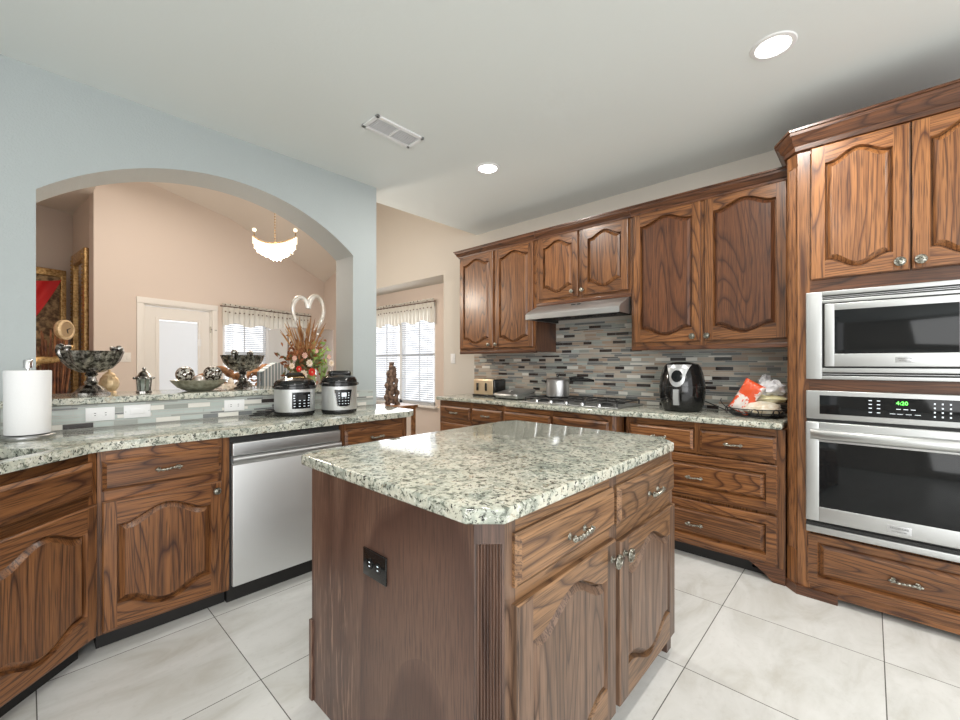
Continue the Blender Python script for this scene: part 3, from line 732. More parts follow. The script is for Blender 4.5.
def pil(b):
    a, c = Vector((IX0, IY0 + ch)), Vector((IX0 + ch, IY0)); u = (c - a); L = u.length; u.normalize(); nn = Vector((-u.y, u.x)) * -1
    if nn.dot(Vector((-1, -1))) < 0: nn = -nn
    n = 8; 
    def P(s, o, z): p = a + u * s + nn * o; return (p.x, p.y, z)
    zf0, zf1 = .14, .835
    for i in range(n):
        s0 = .006 + (L - .012) * i / n; wv = (L - .012) / n; k = 6
        for j in range(k):
            t0, t1 = j / k, (j + 1) / k; o0, o1 = (.0 + .0045 * sin(pi * t) for t in (t0, t1))
            b.face([P(s0 + wv * t0, o0, zf0), P(s0 + wv * t1, o1, zf0), P(s0 + wv * t1, o1, zf1), P(s0 + wv * t0, o0, zf1)], 'isl_dark')
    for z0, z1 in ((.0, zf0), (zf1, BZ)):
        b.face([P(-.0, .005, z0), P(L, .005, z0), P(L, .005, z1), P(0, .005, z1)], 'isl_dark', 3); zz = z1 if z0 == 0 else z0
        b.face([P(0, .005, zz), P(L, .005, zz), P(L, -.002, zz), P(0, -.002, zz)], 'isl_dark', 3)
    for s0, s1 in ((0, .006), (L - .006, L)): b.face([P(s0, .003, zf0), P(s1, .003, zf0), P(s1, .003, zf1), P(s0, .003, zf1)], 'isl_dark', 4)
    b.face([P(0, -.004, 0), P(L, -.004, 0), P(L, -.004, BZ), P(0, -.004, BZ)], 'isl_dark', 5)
part('fluted_pilaster', isl, pil, 50)
d = drawer(isl, .817, 1.356, .716, .851, 'isl_h', False, yo=IY0); pull(d, 1.10, .775, IY0 - TH, 1.18)
d = drawer(isl, 1.385, 1.940, .714, .846, 'isl_h', False, yo=IY0); pull(d, 1.69, .765, IY0 - TH, 1.18)
d = door(isl, .815, 1.358, .085, .676, 'isl_v', 'isl_h', st=.07, rise=.068, yo=IY0); knob(d, 1.327, .617, 1.35, IY0 - TH)
d = door(isl, 1.392, 1.940, .085, .655, 'isl_v', 'isl_h', st=.07, rise=.068, yo=IY0); knob(d, 1.424, .607, 1.35, IY0 - TH)
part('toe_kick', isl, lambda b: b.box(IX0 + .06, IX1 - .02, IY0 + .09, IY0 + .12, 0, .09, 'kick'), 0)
def foot(b): b.prism([(IX1 - .05, IY0 + .004), (IX1, IY0 + .004), (IX1, IY0 + .10), (IX1 - .05, IY0 + .10)], 0, .09, 'isl_dark')
part('foot', isl, foot, 0)
slab('island_countertop', 'speckled granite top of the kitchen island with clipped corners', rpoly([(.697, .695), (.762, .625), (1.905, .622), (2.01, .715), (2.01, 1.56), (1.92, 1.60), (.74, 1.60), (.695, 1.555)], .005), CB, CT)
wall_plate('outlet', 'dark brown double outlet on the side of the island', (IX0 - .0005, 1.122, .645), -pi / 2, .125, .085, 'out', 'blackp', 'legend')

# ------------------------------------------------------------------ range wall base cabinets  (local x = toward -Y, local y = into wall)
RX = 2.945
def rng(name, label, cat='cabinet', y=3.30): return thing(name, label, cat, (RX, y, 0), -pi / 2)
def L(y, o=3.30): return o - y
RD = XW - RX - .002
t = rng('base_cabinet', 'brown oak base cabinet with two small drawers at the left end of the range wall')
carcass(t, 0, .895, .09, BZ, RD, [(.03, .44, .72, .84), (.03, .44, .12, .66), (.48, .85, .72, .84), (.48, .85, .12, .66)])
drawer(t, .02, .445, .715, .835, 'oak_h'); drawer(t, .472, .85, .715, .835, 'oak_h')
d = door(t, .02, .445, .104, .665); knob(d, .42, .62); d = door(t, .472, .85, .104, .665); knob(d, .50, .62)
BP = .058   # how far the cooktop bay stands out
t = rng('cooktop_cabinet', 'brown oak base cabinet under the gas cooktop, standing slightly proud', y=2.40)
def ckb(b):
    b.box(0, 1.09, -BP + .02, RD, .09, BZ, 'oak_v'); 
    for a, c in ((.0, .03), (.50, .535), (1.00, 1.03)): b.box(a, c, -BP, -BP + .02, .09, BZ, 'oak_v')
    for a, c in ((.03, .50), (.535, 1.00)):
        for p, r in ((.09, .12), (.69, .72), (.85, BZ)): b.box(a, c, -BP + .0005, -BP + .02, p, r, 'oak_h')
part('body', t, ckb, 0)
def ang(b):
    b.prism([(1.03, -BP), (1.03 + .06, 0), (1.09, .02), (1.03, .02)], .09, BZ, 'oak_v'); b.prism([(-.0, -BP), (0, .0), (-.002, .0), (-.002, -BP)], .09, BZ, 'oak_v')
part('corner_stile', t, ang, 0)
drawer(t, .022, .505, .715, .845, 'oak_h', False, 'false_front', yo=-BP); drawer(t, .528, 1.005, .715, .845, 'oak_h', False, 'false_front', yo=-BP)
d = door(t, .022, .505, .104, .665, yo=-BP); knob(d, .48, .62, 1, -BP - TH); d = door(t, .528, 1.005, .104, .665, yo=-BP); knob(d, .55, .62, 1, -BP - TH)
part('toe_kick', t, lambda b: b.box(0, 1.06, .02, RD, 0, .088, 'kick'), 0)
t = rng('drawer_base_cabinet', 'brown oak base cabinet of two small over two wide drawers beside the oven tower', y=1.29)
def dbc(b):
    b.box(.0, .935, .02, RD, .09, BZ, 'oak_v')
    for a, c, z0 in ((.0, .03, .09), (.455, .488, .70), (.885, .935, .09)): b.box(a, c, 0, .02, z0, BZ, 'oak_v')
    for p, r in ((.09, .12), (.40, .43), (.69, .72), (.85, BZ)): b.box(.03, .885, .0005, .0199, p, r, 'oak_h')
part('body', t, dbc, 0)
d = drawer(t, .025, .448, .712, .845, 'honey_h', False); pull(d, .24, .775)
d = drawer(t, .490, .893, .712, .845, 'oak_h', False); pull(d, .68, .775)
for z0, z1, zp in ((.422, .682, .537), (.112, .385, .236)):
    d = door(t, .02, .90, z0, z1, 'oak_h', 'oak_h', st=.06, rt=.055, rb=.05, rise=0, dip=0, name='wide_drawer'); pull(d, .462, zp, -TH - .002)
part('toe_kick', t, lambda b: b.box(0, .935, .075, RD, 0, .028, 'kick') or b.box(0, .76, .075, RD, .028, .088, 'kick'), 0)
def ft(b):
    n = 12
    def zb(x): return 0 if x > .87 else .088 * min(1, (.87 - x) / .11) ** .7
    for k in range(n):
        xa, xb = .76 + .175 * k / n, .76 + .175 * (k + 1) / n; za, zc = zb(xa), zb(xb)
        for y in (-.002, .06): b.face([(xa, y, za), (xb, y, zc), (xb, y, .09), (xa, y, .09)], 'deep_h')
        b.face([(xa, -.002, za), (xb, -.002, zc), (xb, .06, zc), (xa, .06, za)], 'deep_h')
    b.face([(.935, -.002, 0), (.935, .06, 0), (.935, .06, .09), (.935, -.002, .09)], 'deep_h')
part('bracket_foot', t, ft, 0)
rc = [(2.912, 3.325), (XW - .002, 3.325), (XW - .002, .366), (2.912, .366), (2.912, 1.235), (2.862, 1.30), (2.862, 2.35), (2.912, 2.415)]
slab('countertop', 'speckled cream granite countertop along the range wall', rc, CB, CT, bev=.012)
BS = mosaic('tile_backsplash', 'tall brown, grey and white strip mosaic on the wall behind the cooktop', (XW - .0065, 3.33, 0), -pi / 2, 2.965, CT, 1.37, 11, RW)
def bs2(): pass
mosaic('tile_backsplash', 'strip mosaic panel between the range hood and the lower mosaic', (XW - .0065, 2.236, 0), -pi / 2, .886, 1.3705, 1.655, 12, RW)

# cooktop
ck = thing('gas_cooktop', 'stainless five-burner gas cooktop with black grates', 'cooktop', (2.955, 2.27, CT), -pi / 2)
part('tray', ck, lambda b: b.box(0, .91, 0, .49, .001, .012, 'steel_h', 0, .005))
for x, y in ((.16, .15), (.16, .36), (.455, .26), (.75, .15), (.75, .36)):
    part('burner', ck, lambda b: b.lathe([(.05, .012), (.05, .02), (.035, .022), (.035, .030), (0, .032)], (x, y, 0), 'iron', 20))
for x0 in (.03, .32, .61):
    def grate(b, x0=x0):
        x1 = x0 + .27; z = .042
        for a, c in (((x0, .05), (x1, .05)), ((x0, .46), (x1, .46)), ((x0, .05), (x0, .46)), ((x1, .05), (x1, .46)), ((x0, .255), (x1, .255)), ((x0 + .09, .05), (x0 + .09, .46)), ((x0 + .18, .05), (x0 + .18, .46))):
            b.tube([(*a, z), (*c, z)], .0065, 'iron', 6)
        for a in ((x0, .05), (x1, .05), (x0, .46), (x1, .46)): b.tube([(*a, .012), (*a, z)], .007, 'iron', 6)
    part('grate', ck, grate)
for i in range(5):
    part('control_knob', ck, lambda b: b.lathe([(.018, .012), (.017, .030), (.013, .034), (0, .034)], (.17 + .145 * i, .025, 0), 'chrome', 16))

# pressure pot
def px_Y(px, X):   # Y on plane X seen at pixel column px
    return None
pot = thing('pressure_pot', 'polished aluminium pressure pot with a black handle on the cooktop', 'pot', (3.20, 2.03, CT + .049))
part('pan', pot, lambda b: b.lathe([(.085, 0), (.098, .006), (.10, .02), (.10, .13), (.106, .134), (.106, .14)], (0, 0, 0), 'alum', 32))
def lidf(b): b.lathe([(.107, .14), (.109, .15), (.10, .158), (.05, .168), (0, .17)], (0, 0, 0), 'alum', 32); b.lathe([(.012, .168), (.009, .18), (.014, .188), (.012, .2), (0, .203)], (0, 0, 0), 'blackp', 14)
part('lid', pot, lidf)
def phf(b):
    b.tube([(.06, -.085, .145), (.09, -.13, .150), (.15, -.21, .147), (.19, -.25, .140)], [.014, .017, .016, .011], 'blackp', 10); b.tube([(.04, -.09, .163), (.07, -.13, .168), (.12, -.19, .165)], [.01, .013, .009], 'blackp', 10)
part('handle', pot, phf)
part('helper_handle', pot, lambda b: b.tube([(-.075, .07, .135), (-.10, .10, .14), (-.11, .085, .14)], .009, 'blackp', 8))

# toaster
to = thing('toaster', 'steel and cream two-slot toaster at the left end of the range counter', 'toaster', (3.30, 2.93, CT), -pi / 2)
M['toastm'] = noisy('warm_steel', (.55, .42, .27), (.70, .58, .42), 5, .3, .5)
part('shell', to, lambda b: b.box(-.15, .13, -.09, .09, .012, .185, 'toastm', 0, .02))
part('end_cap', to, lambda b: b.box(.12, .155, -.09, .09, .012, .18, 'blackp', 0, .015)); part('base', to, lambda b: b.box(-.155, .155, -.095, .095, 0, .02, 'blackp', 0, .005))
part('bread_slot', to, lambda b: [b.box(-.11, .09, y - .013, y + .013, .183, .1865, 'slot') for y in (-.035, .035)])
for x in (-.09, .03): part('lever', to, lambda b: b.box(x, x + .02, -.105, -.09, .06, .14, 'blackp', 0, .004))
# contact grill
gr = thing('contact_grill', 'silver lidded contact grill between the toaster and the cooktop', 'grill', (3.22, 2.52, CT), -pi / 2 - .12)
part('base', gr, lambda b: b.box(-.15, .15, -.13, .13, .01, .055, 'steel_h', 0, .012)); 
for x_ in (-.12, .12):
    for y_ in (-.1, .1): part('foot', gr, lambda b: b.lathe([(.014, 0), (.014, .011)], (x_, y_, 0), 'blackp', 10))
def glid(b):
    b.T = Matrix.Translation((0, .10, .062)) @ Matrix.Rotation(radians(9), 4, 'X'); b.box(-.155, .155, -.245, .03, 0, .032, 'steel_h', 0, .014); b.T = Matrix()
part('lid', gr, glid)
part('handle', gr, lambda b: b.tube([(-.11, -.11, .045), (-.11, -.175, .045), (-.06, -.185, .045), (.06, -.185, .045), (.11, -.175, .045), (.11, -.11, .045)], .009, 'steel_h', 8))
part('hinge', gr, lambda b: b.box(-.12, .12, .115, .145, .03, .09, 'blackp', 0, .006)); part('indicator', gr, lambda b: b.lathe([(.01, 0), (.01, .004), (0, .004)], (.0, -.05, .072), 'slot', 12))

# air fryer
af = thing('air_fryer', 'glossy black egg-shaped air fryer with silver dial ring on the range counter', 'air fryer', (3.22, .997, CT), radians(-86)); af.scale = (1, 1, 1.09)
def afb(b): b.lathe([(.105, 0), (.125, .008), (.142, .05), (.152, .11), (.151, .17), (.142, .23), (.125, .285), (.108, .308), (.06, .322), (0, .324)], (0, 0, 0), 'blackp', 40)
part('body', af, afb)
def afsurf(z):
    pr = [(0, .105), (.008, .125), (.05, .142), (.11, .152), (.17, .151), (.23, .142), (.285, .125), (.308, .108), (.322, .06)]
    for (a, ra), (c, rb_) in zip(pr[:-1], pr[1:]):
        if a <= z <= c: return ra + (rb_ - ra) * (z - a) / (c - a)
def patch(b, x0f, z0, z1, m, off=.003, nz=14, nx=8):
    for i in range(nz):
        za, zb = z0 + (z1 - z0) * i / nz, z0 + (z1 - z0) * (i + 1) / nz
        for j in range(nx):
            def P(z, u): hw = x0f(z); x = -hw + 2 * hw * u; r = afsurf(z) + off; return (x, -math.sqrt(max(r * r - x * x, 0)), z)
            b.face([P(za, j / nx), P(za, (j + 1) / nx), P(zb, (j + 1) / nx), P(zb, j / nx)], m)
M['silverp'] = plain('silver_plastic', (.55, .56, .57), .25, .6)
def affp(b):
    patch(b, lambda z: .052 * math.sqrt(max(0, 1 - ((z - .225) / .062) ** 2)) if z < .225 else .052 + .030 * ((z - .225) / .08) ** 1.5, .164, .305, 'silverp', .003, 24)
part('silver_fascia', af, affp)
part('dial', af, lambda b: patch(b, lambda z: .036 * math.sqrt(max(0, 1 - ((z - .232) / .038) ** 2)), .195, .269, 'blackg', .006, 18))
def afh(b):
    for i in range(10):
        a0, a1 = .048 + .10 * i / 10, .048 + .10 * (i + 1) / 10; b.box(-.017, .017, -(afsurf((a0 + a1) / 2) + .026), -(afsurf((a0 + a1) / 2) - .004), a0, a1 + .0005, 'silverp', 0, 0)
part('drawer_handle', af, afh)
part('drawer_seam', af, lambda b: b.tube([((afsurf(.165) + .0005) * sin(a), -(afsurf(.165) + .0005) * cos(a), .165) for a in [radians(q_) for q_ in range(-75, 76, 10)]], .0012, 'slot', 5))
part('rear_vent', af, lambda b: [b.box(-.045, .045, .135, .165, .12 + .025 * i, .13 + .025 * i, 'blackm', 0, .003) for i in range(5)])
c_ = part('cord', None, lambda b: b.tube([(3.385, .95, CT + .09), (3.40, .86, CT + .05), (3.41, .76, CT + .008), (3.42, .64, CT + .005), (3.45, .50, CT + .005), (3.46, .44, CT + .01)], .004, 'blackm', 8))
c_.name = 'power_cord'; tag(c_, 'black power cord trailing right from the air fryer to behind the basket', 'cord')

# wire basket + bags
bk = thing('wire_basket', 'black wire basket of bags against the oven tower', 'basket', (3.20, .545, CT))
def bkf(b):
    for z, rr in ((.006, .125), (.03, .15), (.055, .165)):
        b.tube([(rr * cos(a) * 1.0, rr * sin(a), z) for a in [2 * pi * i / 32 for i in range(32)]], .0035, 'blackm', 6, True)
    for i in range(16):
        a = 2 * pi * i / 16; b.tube([(.125 * cos(a), .125 * sin(a), .006), (.15 * cos(a), .15 * sin(a), .03), (.165 * cos(a), .165 * sin(a), .055)], .002, 'blackm', 5)
    for i in range(-5, 6): w_ = math.sqrt(max(0, .125 ** 2 - (.025 * i) ** 2)); b.tube([(.025 * i, -w_, .005), (.025 * i, w_, .005)], .002, 'blackm', 5)
    for a0 in (2.1, 3.3, 4.0, 4.25):
        c = (.168 * cos(a0), .168 * sin(a0), .04); t_ = Vector((-sin(a0), cos(a0), 0)); b.tube([Vector(c) + t_ * .018 * cos(k) + Vector((0, 0, 1)) * .018 * sin(k) for k in [2 * pi * j / 14 for j in range(14)]], .003, 'blackm', 6, True)
    b.tube([(-.05, .155, .055), (-.06, .175, .075), (-.062, .185, .095), (-.06, .18, .11)], .003, 'blackm', 6)
part('wire_frame', bk, bkf)
def blob(b, c, r, m, seed, squash=(1, 1, 1), amp=.25, fr=9., rot=None, seg=28):
    n = seg // 2; k = ('q', seed); Rm = rot or Matrix()
    def pt(i, j):
        a = pi * i / n; g = 2 * pi * (j % seg) / seg; v = Vector((sin(a) * cos(g), sin(a) * sin(g), -cos(a)))
        f = 1 + amp * mnoise.noise(v * fr * .25 + Vector((seed * 3.1, seed, 0))) + amp * .35 * mnoise.noise(v * fr + Vector((seed, 0, 5)))
        v = Rm @ Vector((v.x * r * squash[0] * f, v.y * r * squash[1] * f, v.z * r * squash[2] * f)); return (c[0] + v.x, c[1] + v.y, max(c[2] + v.z, CT + .008) if c[2] > CT else c[2] + v.z)
    for i in range(n):
        for j in range(seg): b.face([pt(i, j), pt(i, j + 1), pt(i + 1, j + 1), pt(i + 1, j)], m, k)
def bagmat(name, c1, c2, scale, lo, hi): return noisy(name, c1, c2, scale, .25, 0, lo=lo, hi=hi, bumpy=.5, Coat_Weight=.4)
M['redbag'] = bagmat('red_printed_film', (.80, .11, .04), (.88, .80, .76), 11, .54, .57)
M['clear'] = bagmat('clear_white_film', (.62, .62, .66), (.88, .88, .90), 14, .35, .65)
M['bread'] = bagmat('bread_in_film', (.62, .50, .34), (.80, .76, .66), 10, .4, .6)
M['yel'] = bagmat('pale_yellow_film', (.72, .66, .38), (.82, .79, .62), 8, .4, .6)
def bag(name, label, *a, **k):
    o = part(name, None, lambda b: blob(b, *a, **k), 70); tag(o, label, 'bag'); return o
def pillow(b, w, h, th, m, seed):
    n = 16
    for sgn in (-1, 1):
        def P(i, j):
            u, v = -1 + 2 * i / n, -1 + 2 * j / n; e = max(0, (1 - u ** 4)) ** .5 * max(0, (1 - v ** 6)) ** .5
            wr = .006 * mnoise.noise(Vector((u * 3 + seed, v * 3, sgn))) + .003 * sin(u * 16) * (abs(v) > .7)
            return (u * w / 2 * (1 - .06 * (1 - v * v)), sgn * (th / 2 * e + wr * e), v * h / 2)
        for i in range(n):
            for j in range(n): b.face([P(i, j), P(i + 1, j), P(i + 1, j + 1), P(i, j + 1)], m)
o = part('snack_bag', None, lambda b: pillow(b, .125, .225, .06, 'redbag', 4), 70); o.location = (3.16, .585, CT + .122); o.rotation_euler = (radians(8), radians(30), radians(-90)); tag(o, 'orange-red printed snack bag leaning in the wire basket', 'bag')
bag('bread_bag', 'clear bag of flat bread at the bottom of the wire basket', (3.17, .50, CT + .055), .10, 'bread', 5, (1.0, 1.05, .45), .2)
bag('food_bag', 'pale yellow bag lying on the flat bread in the wire basket', (3.24, .475, CT + .115), .09, 'yel', 7, (.8, 1.0, .32), .2)
bag('plastic_bag', 'crumpled white plastic bag on top of the wire basket', (3.25, .465, CT + .175), .085, 'clear', 9, (.8, .85, .62), .45, 14.)
bag('produce_bag', 'small knotted clear bag at the back of the wire basket', (3.33, .51, CT + .21), .06, 'clear', 12, (.6, .6, .85), .5, 14.)

# ------------------------------------------------------------------ upper cabinets
UX = 3.172
def crown(b, x0, x1, z, dep, m='deep_h', ret0=False, ret1=False, s=1.):
    pr = [(0, -.015), (-.012 * s, -.010), (-.014 * s, .004), (-.026 * s, .012), (-.032 * s, .028), (-.042 * s, .036), (-.044 * s, .050), (-.052 * s, .052), (-.052 * s, .062), (0, .062)]
    for (ya, za), (yb, zb) in zip(pr[:-1], pr[1:]):
        b.face([(x0 + (ya if ret0 else 0), ya, z + za), (x1 - (ya if ret1 else 0), ya, z + za), (x1 - (yb if ret1 else 0), yb, z + zb), (x0 + (yb if ret0 else 0), yb, z + zb)], m)
        if ret0: b.face([(x0 + ya, ya, z + za), (x0 + yb, yb, z + zb), (x0 + yb, dep, z + zb), (x0 + ya, dep, z + za)], m, 1)
        if ret1: b.face([(x1 - ya, ya, z + za), (x1 - yb, yb, z + zb), (x1 - yb, dep, z + zb), (x1 - ya, dep, z + za)], m, 1)
    a = x0 - (.052 * s if ret0 else 0); c = x1 + (.052 * s if ret1 else 0)
    b.face([(a, -.052 * s, z + .062), (c, -.052 * s, z + .062), (c, dep, z + .062), (a, dep, z + .062)], m, 2)
UD = XW - UX - .001
def upper(label, y0, y1, z0, doors, knobs, name='wall_cabinet', vm='oak_v', hm='oak_h', panels=None, ret0=False, ks=1.):
    t = thing(name, label, 'cabinet', (UX, y0, 0), -pi / 2); w = y0 - y1
    ops = [(y0 - a - .0 + .012, y0 - c - .012, z0 + .05, 2.36) for a, c in doors]
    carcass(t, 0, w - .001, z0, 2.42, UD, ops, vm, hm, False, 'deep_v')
    part('bottom_rail', t, lambda b: b.box(-.003 if ret0 else 0, w - .001, -.004, .018, z0 - .012, z0 + .018, 'deep_h', 0, .004))
    for i, (a, c) in enumerate(doors):
        d = door(t, y0 - a, y0 - c, z0 + .045, 2.392, vm, hm, (panels or [None] * 9)[i], st=.06, rt=.045, rb=.05, rise=.05)
        ky, kz = knobs[i]; knob(d, y0 - ky, kz, ks)
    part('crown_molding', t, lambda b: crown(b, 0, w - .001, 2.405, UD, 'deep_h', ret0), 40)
    return t
upper('brown oak wall cabinet with two arched doors, left end of the range wall', 3.235, 2.237, 1.382, [(3.223, 2.754), (2.725, 2.267)], [(2.80, 1.46), (2.705, 1.46)], ret0=True)
upper('short brown oak wall cabinet with two arched doors above the range hood', 2.236, 1.349, 1.80, [(2.209, 1.806), (1.767, 1.372)], [(1.855, 1.885), (1.757, 1.885)])
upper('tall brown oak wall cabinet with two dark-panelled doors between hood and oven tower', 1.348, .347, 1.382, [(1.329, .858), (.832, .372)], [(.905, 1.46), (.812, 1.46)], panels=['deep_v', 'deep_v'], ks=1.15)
hd = thing('range_hood', 'slim stainless range hood under the short wall cabinet', 'range hood', (0, 0, 0))
HY0, HY1 = 1.362, 2.224
def hoodf(b):
    zt, zl, zb = 1.785, 1.70, 1.655; xf, xt = 2.985, 3.06
    pr = [(XW - .002, zt), (xt + .10, zt), (xf + .02, zl + .015), (xf, zl - .005), (xf, zb), (XW - .002, zb + .0)]
    for (xa, za), (xb, zb_) in zip(pr[:-2], pr[1:-1]): b.face([(xa, HY0, za), (xb, HY0, zb_), (xb, HY1, zb_), (xa, HY1, za)], 'steel_h')
    for y in (HY0, HY1): b.face([(x, y, z) for x, z in pr], 'steel_h', y)
    b.face([(xf, HY0, zb), (xf + .03, HY0 + .03, zb), (xf + .03, HY1 - .03, zb), (xf, HY1, zb)], 'steel_h', 7)
    b.face([(XW - .03, HY0 + .03, zb + .025), (xf + .03, HY0 + .03, zb + .025), (xf + .03, HY1 - .03, zb + .025), (XW - .03, HY1 - .03, zb + .025)], 'blackm', 8)
    for y in (HY0 + .03, HY1 - .03): b.face([(xf + .03, y, zb), (XW - .03, y, zb), (XW - .03, y, zb + .025), (xf + .03, y, zb + .025)], 'blackm', 8)
    b.face([(xf + .03, HY0 + .03, zb), (xf + .03, HY1 - .03, zb), (xf + .03, HY1 - .03, zb + .025), (xf + .03, HY0 + .03, zb + .025)], 'blackm', 8)
part('shell', hd, hoodf, 30)
for y in (1.58, 1.79, 2.0): part('filter', hd, lambda b: [b.tube([(3.22 + r_ * cos(a), y + r_ * sin(a), 1.672) for a in [2 * pi * i / 24 for i in range(24)]], .006, 'iron', 6, True) for r_ in (.03, .055, .08)])
part('top_vent', hd, lambda b: [b.box(3.10, 3.14, 1.75 + .05 * i, 1.785 + .05 * i, 1.755, 1.7675, 'slot') for i in range(2)])

# ------------------------------------------------------------------ oven tower  (local origin at front face; x toward -Y from Y=.345)
TX = 2.90; tw = thing('oven_tower_cabinet', 'tall honey oak cabinet housing the microwave and the wall oven', 'cabinet', (TX, .345, 0), -pi / 2)
TWD = XW - TX - .001; TWW = .945; cz = .055
def twb(b):
    pr = [(0, cz), (cz * .9, 0.02), (TWW, .02), (TWW, TWD), (0, TWD)]
    b.prism(pr, .03, 2.45, 'honey_v')
    for a, c in ((cz * .9, .104), (.85, TWW)): b.box(a, c, 0, .02, .03, 2.45, 'honey_v')
    for p, r in ((.03, .345), (1.126, 1.185), (1.654, 1.725), (2.41, 2.45)): b.box(.104, .85, .0005, .02, p, r, 'deep_h' if p > .5 else 'oak_h')
part('body', tw, twb, 0)
def twp(b):
    a, c = Vector((0, cz)), Vector((cz * .9, 0)); u = (c - a).normalized(); Ln = (c - a).length; nn = Vector((u.y, -u.x))
    if nn.y > 0: nn = -nn
    def P(s, o, z): p = a + u * s + nn * o; return (p.x, p.y, z)
    n = 8; zf0, zf1 = .24, 2.36
    for i in range(n):
        for j in range(5):
            s0 = .008 + (Ln - .016) * (i + j / 5) / n; s1 = .008 + (Ln - .016) * (i + (j + 1) / 5) / n; o0, o1 = .003 * sin(pi * j / 5), .003 * sin(pi * (j + 1) / 5)
            b.face([P(s0, o0, zf0), P(s1, o1, zf0), P(s1, o1, zf1), P(s0, o0, zf1)], 'honey_v')
    for z0, z1 in ((.03, zf0), (zf1, 2.43)):
        b.face([P(0, .004, z0), P(Ln, .004, z0), P(Ln, .004, z1), P(0, .004, z1)], 'honey_v', 3)
        for zz in (z0, z1): b.face([P(0, .004, zz), P(Ln, .004, zz), P(Ln, -.004, zz), P(0, -.004, zz)], 'honey_v', 3)
    for s0, s1 in ((0, .008), (Ln - .008, Ln)): b.face([P(s0, .002, zf0), P(s1, .002, zf0), P(s1, .002, zf1), P(s0, .002, zf1)], 'honey_v', 4)
part('corner_pilaster', tw, twp, 50)
def twk(b):
    b.prism([(-.012, cz - .004), (cz * .9 - .004, -.012), (.22, -.012), (.22, .03), (0, .05)], 0, .05, 'deep_h'); b.box(.22, TWW, .07, .10, 0, .05, 'kick')
part('plinth', tw, twk, 20)
for a, c, k in ((.109, .486, .45), (.492, .85, .52)):
    d = door(tw, a, c, 1.722, 2.43, 'honey_v', 'honey_h', st=.065, rt=.05, rb=.05, rise=.05); knob(d, k, 1.762, 1.25)
d = door(tw, .094, .86, .082, .352, 'oak_h', 'oak_h', st=.05, rt=.045, rb=.05, rise=0, dip=0, name='drawer'); pull(d, .469, .215, -TH - .002, 1.15)
def twc(b):
    pr = [(0, -.02), (-.018, -.012), (-.02, .012), (-.036, .024), (-.044, .05), (-.058, .062), (-.060, .078), (-.068, .08), (-.068, .092), (.0, .092)]
    def path(o): k_ = o * .414; return [(o, TWD), (o, cz - k_ * 0.9), (cz * .9 + k_ * -.9 * -1 * 0 + k_ * -0.9 * 0 - 0 + (o * .414) * -0 + (-(-o) * .0), o) if False else (cz * .9 + o * .45, o), (TWW, o)]
    z = 2.45
    for i, ((oa, za), (ob, zb)) in enumerate(zip(pr[:-1], pr[1:])):
        A, B_ = path(oa), path(ob)
        for j in range(3): b.face([(*A[j], z + za), (*A[j + 1], z + za), (*B_[j + 1], z + zb), (*B_[j], z + zb)], 'deep_h', j)
    A = path(-.068); b.face([(*p, z + .092) for p in A] + [(TWW, TWD, z + .092)], 'deep_h', 9)
part('crown_molding', tw, twc, 40)

# wall oven
OX0, OX1 = .089, .861
ov = thing('wall_oven', 'stainless built-in wall oven with dark window and green clock', 'oven', (TX, .345, 0), -pi / 2)
part('chassis', ov, lambda b: b.box(OX0 + .002, OX1 - .002, -.010, -.0005, .365, 1.124, 'blackm'), 0)
part('control_panel', ov, lambda b: b.box(OX0, OX1, -.028, -.010, .975, 1.126, 'steel_h', 0, .005))
part('display_glass', ov, lambda b: b.box(.147, .803, -.030, -.027, 1.003, 1.102, 'blackg', 0, .001))
text('clock_digits', '4:20', .024, 'green', ov, (.4575, -.0304, 1.077))
def leg(b):
    for x in (.345, .375):
        for z in (1.085, 1.066, 1.047, 1.026): b.box(x - .006, x + .006, -.0306, -.03, z - .002, z + .002, 'legend')
    for x in (.565, .59, .615):
        for z in (1.082, 1.062, 1.042, 1.022): b.box(x - .003, x + .003, -.0306, -.03, z - .0035, z + .0035, 'legend')
    for x in (.445, .47, .495): b.box(x - .008, x + .008, -.0306, -.03, 1.047, 1.050, 'legend')
    for x in (.425, .45, .48, .51): b.box(x - .01, x + .01, -.0306, -.03, 1.024, 1.026, 'legend')
part('button_legend', ov, leg, 0)
def ovd(b):
    z0, z1, w0, w1, g0, g1 = .432, .960, OX0, OX1, .147, .803; y = -.040
    for x0, x1, a, c in ((w0, g0, z0, z1), (g1, w1, z0, z1)): b.box(x0, x1, y, -.012, a, c, 'steel_h', 0, .005)
    b.box(g0 - .004, g1 + .004, y, -.012, .855, z1, 'steel_h', 0, .005); b.box(g0 - .004, g1 + .004, y, -.012, z0, .512, 'steel_h', 0, .005)
dd = part('door', ov, ovd)
part('window_glass', dd, lambda b: b.box(.145, .805, -.0385, -.014, .505, .862, 'blackg', 0, .001))
def ovh(b):
    n = 14; z0, z1 = .868, .925
    for i in range(n):
        a0, a1 = pi * i / n, pi * (i + 1) / n
        p0, p1 = ((-.040 - .042 * sin(a) ** .8, (z0 + z1) / 2 - (z1 - z0) / 2 * cos(a)) for a in (a0, a1))
        xa, xb = OX0 + .02, OX1 - .02; i0 = .05
        b.face([(xa + i0, p0[0], p0[1]), (xb - i0, p0[0], p0[1]), (xb - i0, p1[0], p1[1]), (xa + i0, p1[0], p1[1])], 'steel_h')
        for x1_, xe in ((xa + i0, xa), (xb - i0, xb)):
            b.face([(x1_, p0[0], p0[1]), (x1_, p1[0], p1[1]), (xe, -.040, p1[1]), (xe, -.040, p0[1])], 'steel_h')
part('handle', dd, ovh, 50)
part('badge', dd, lambda b: b.box(.405, .490, -.0445, -.040, .448, .486, 'silverp', 0, .001))
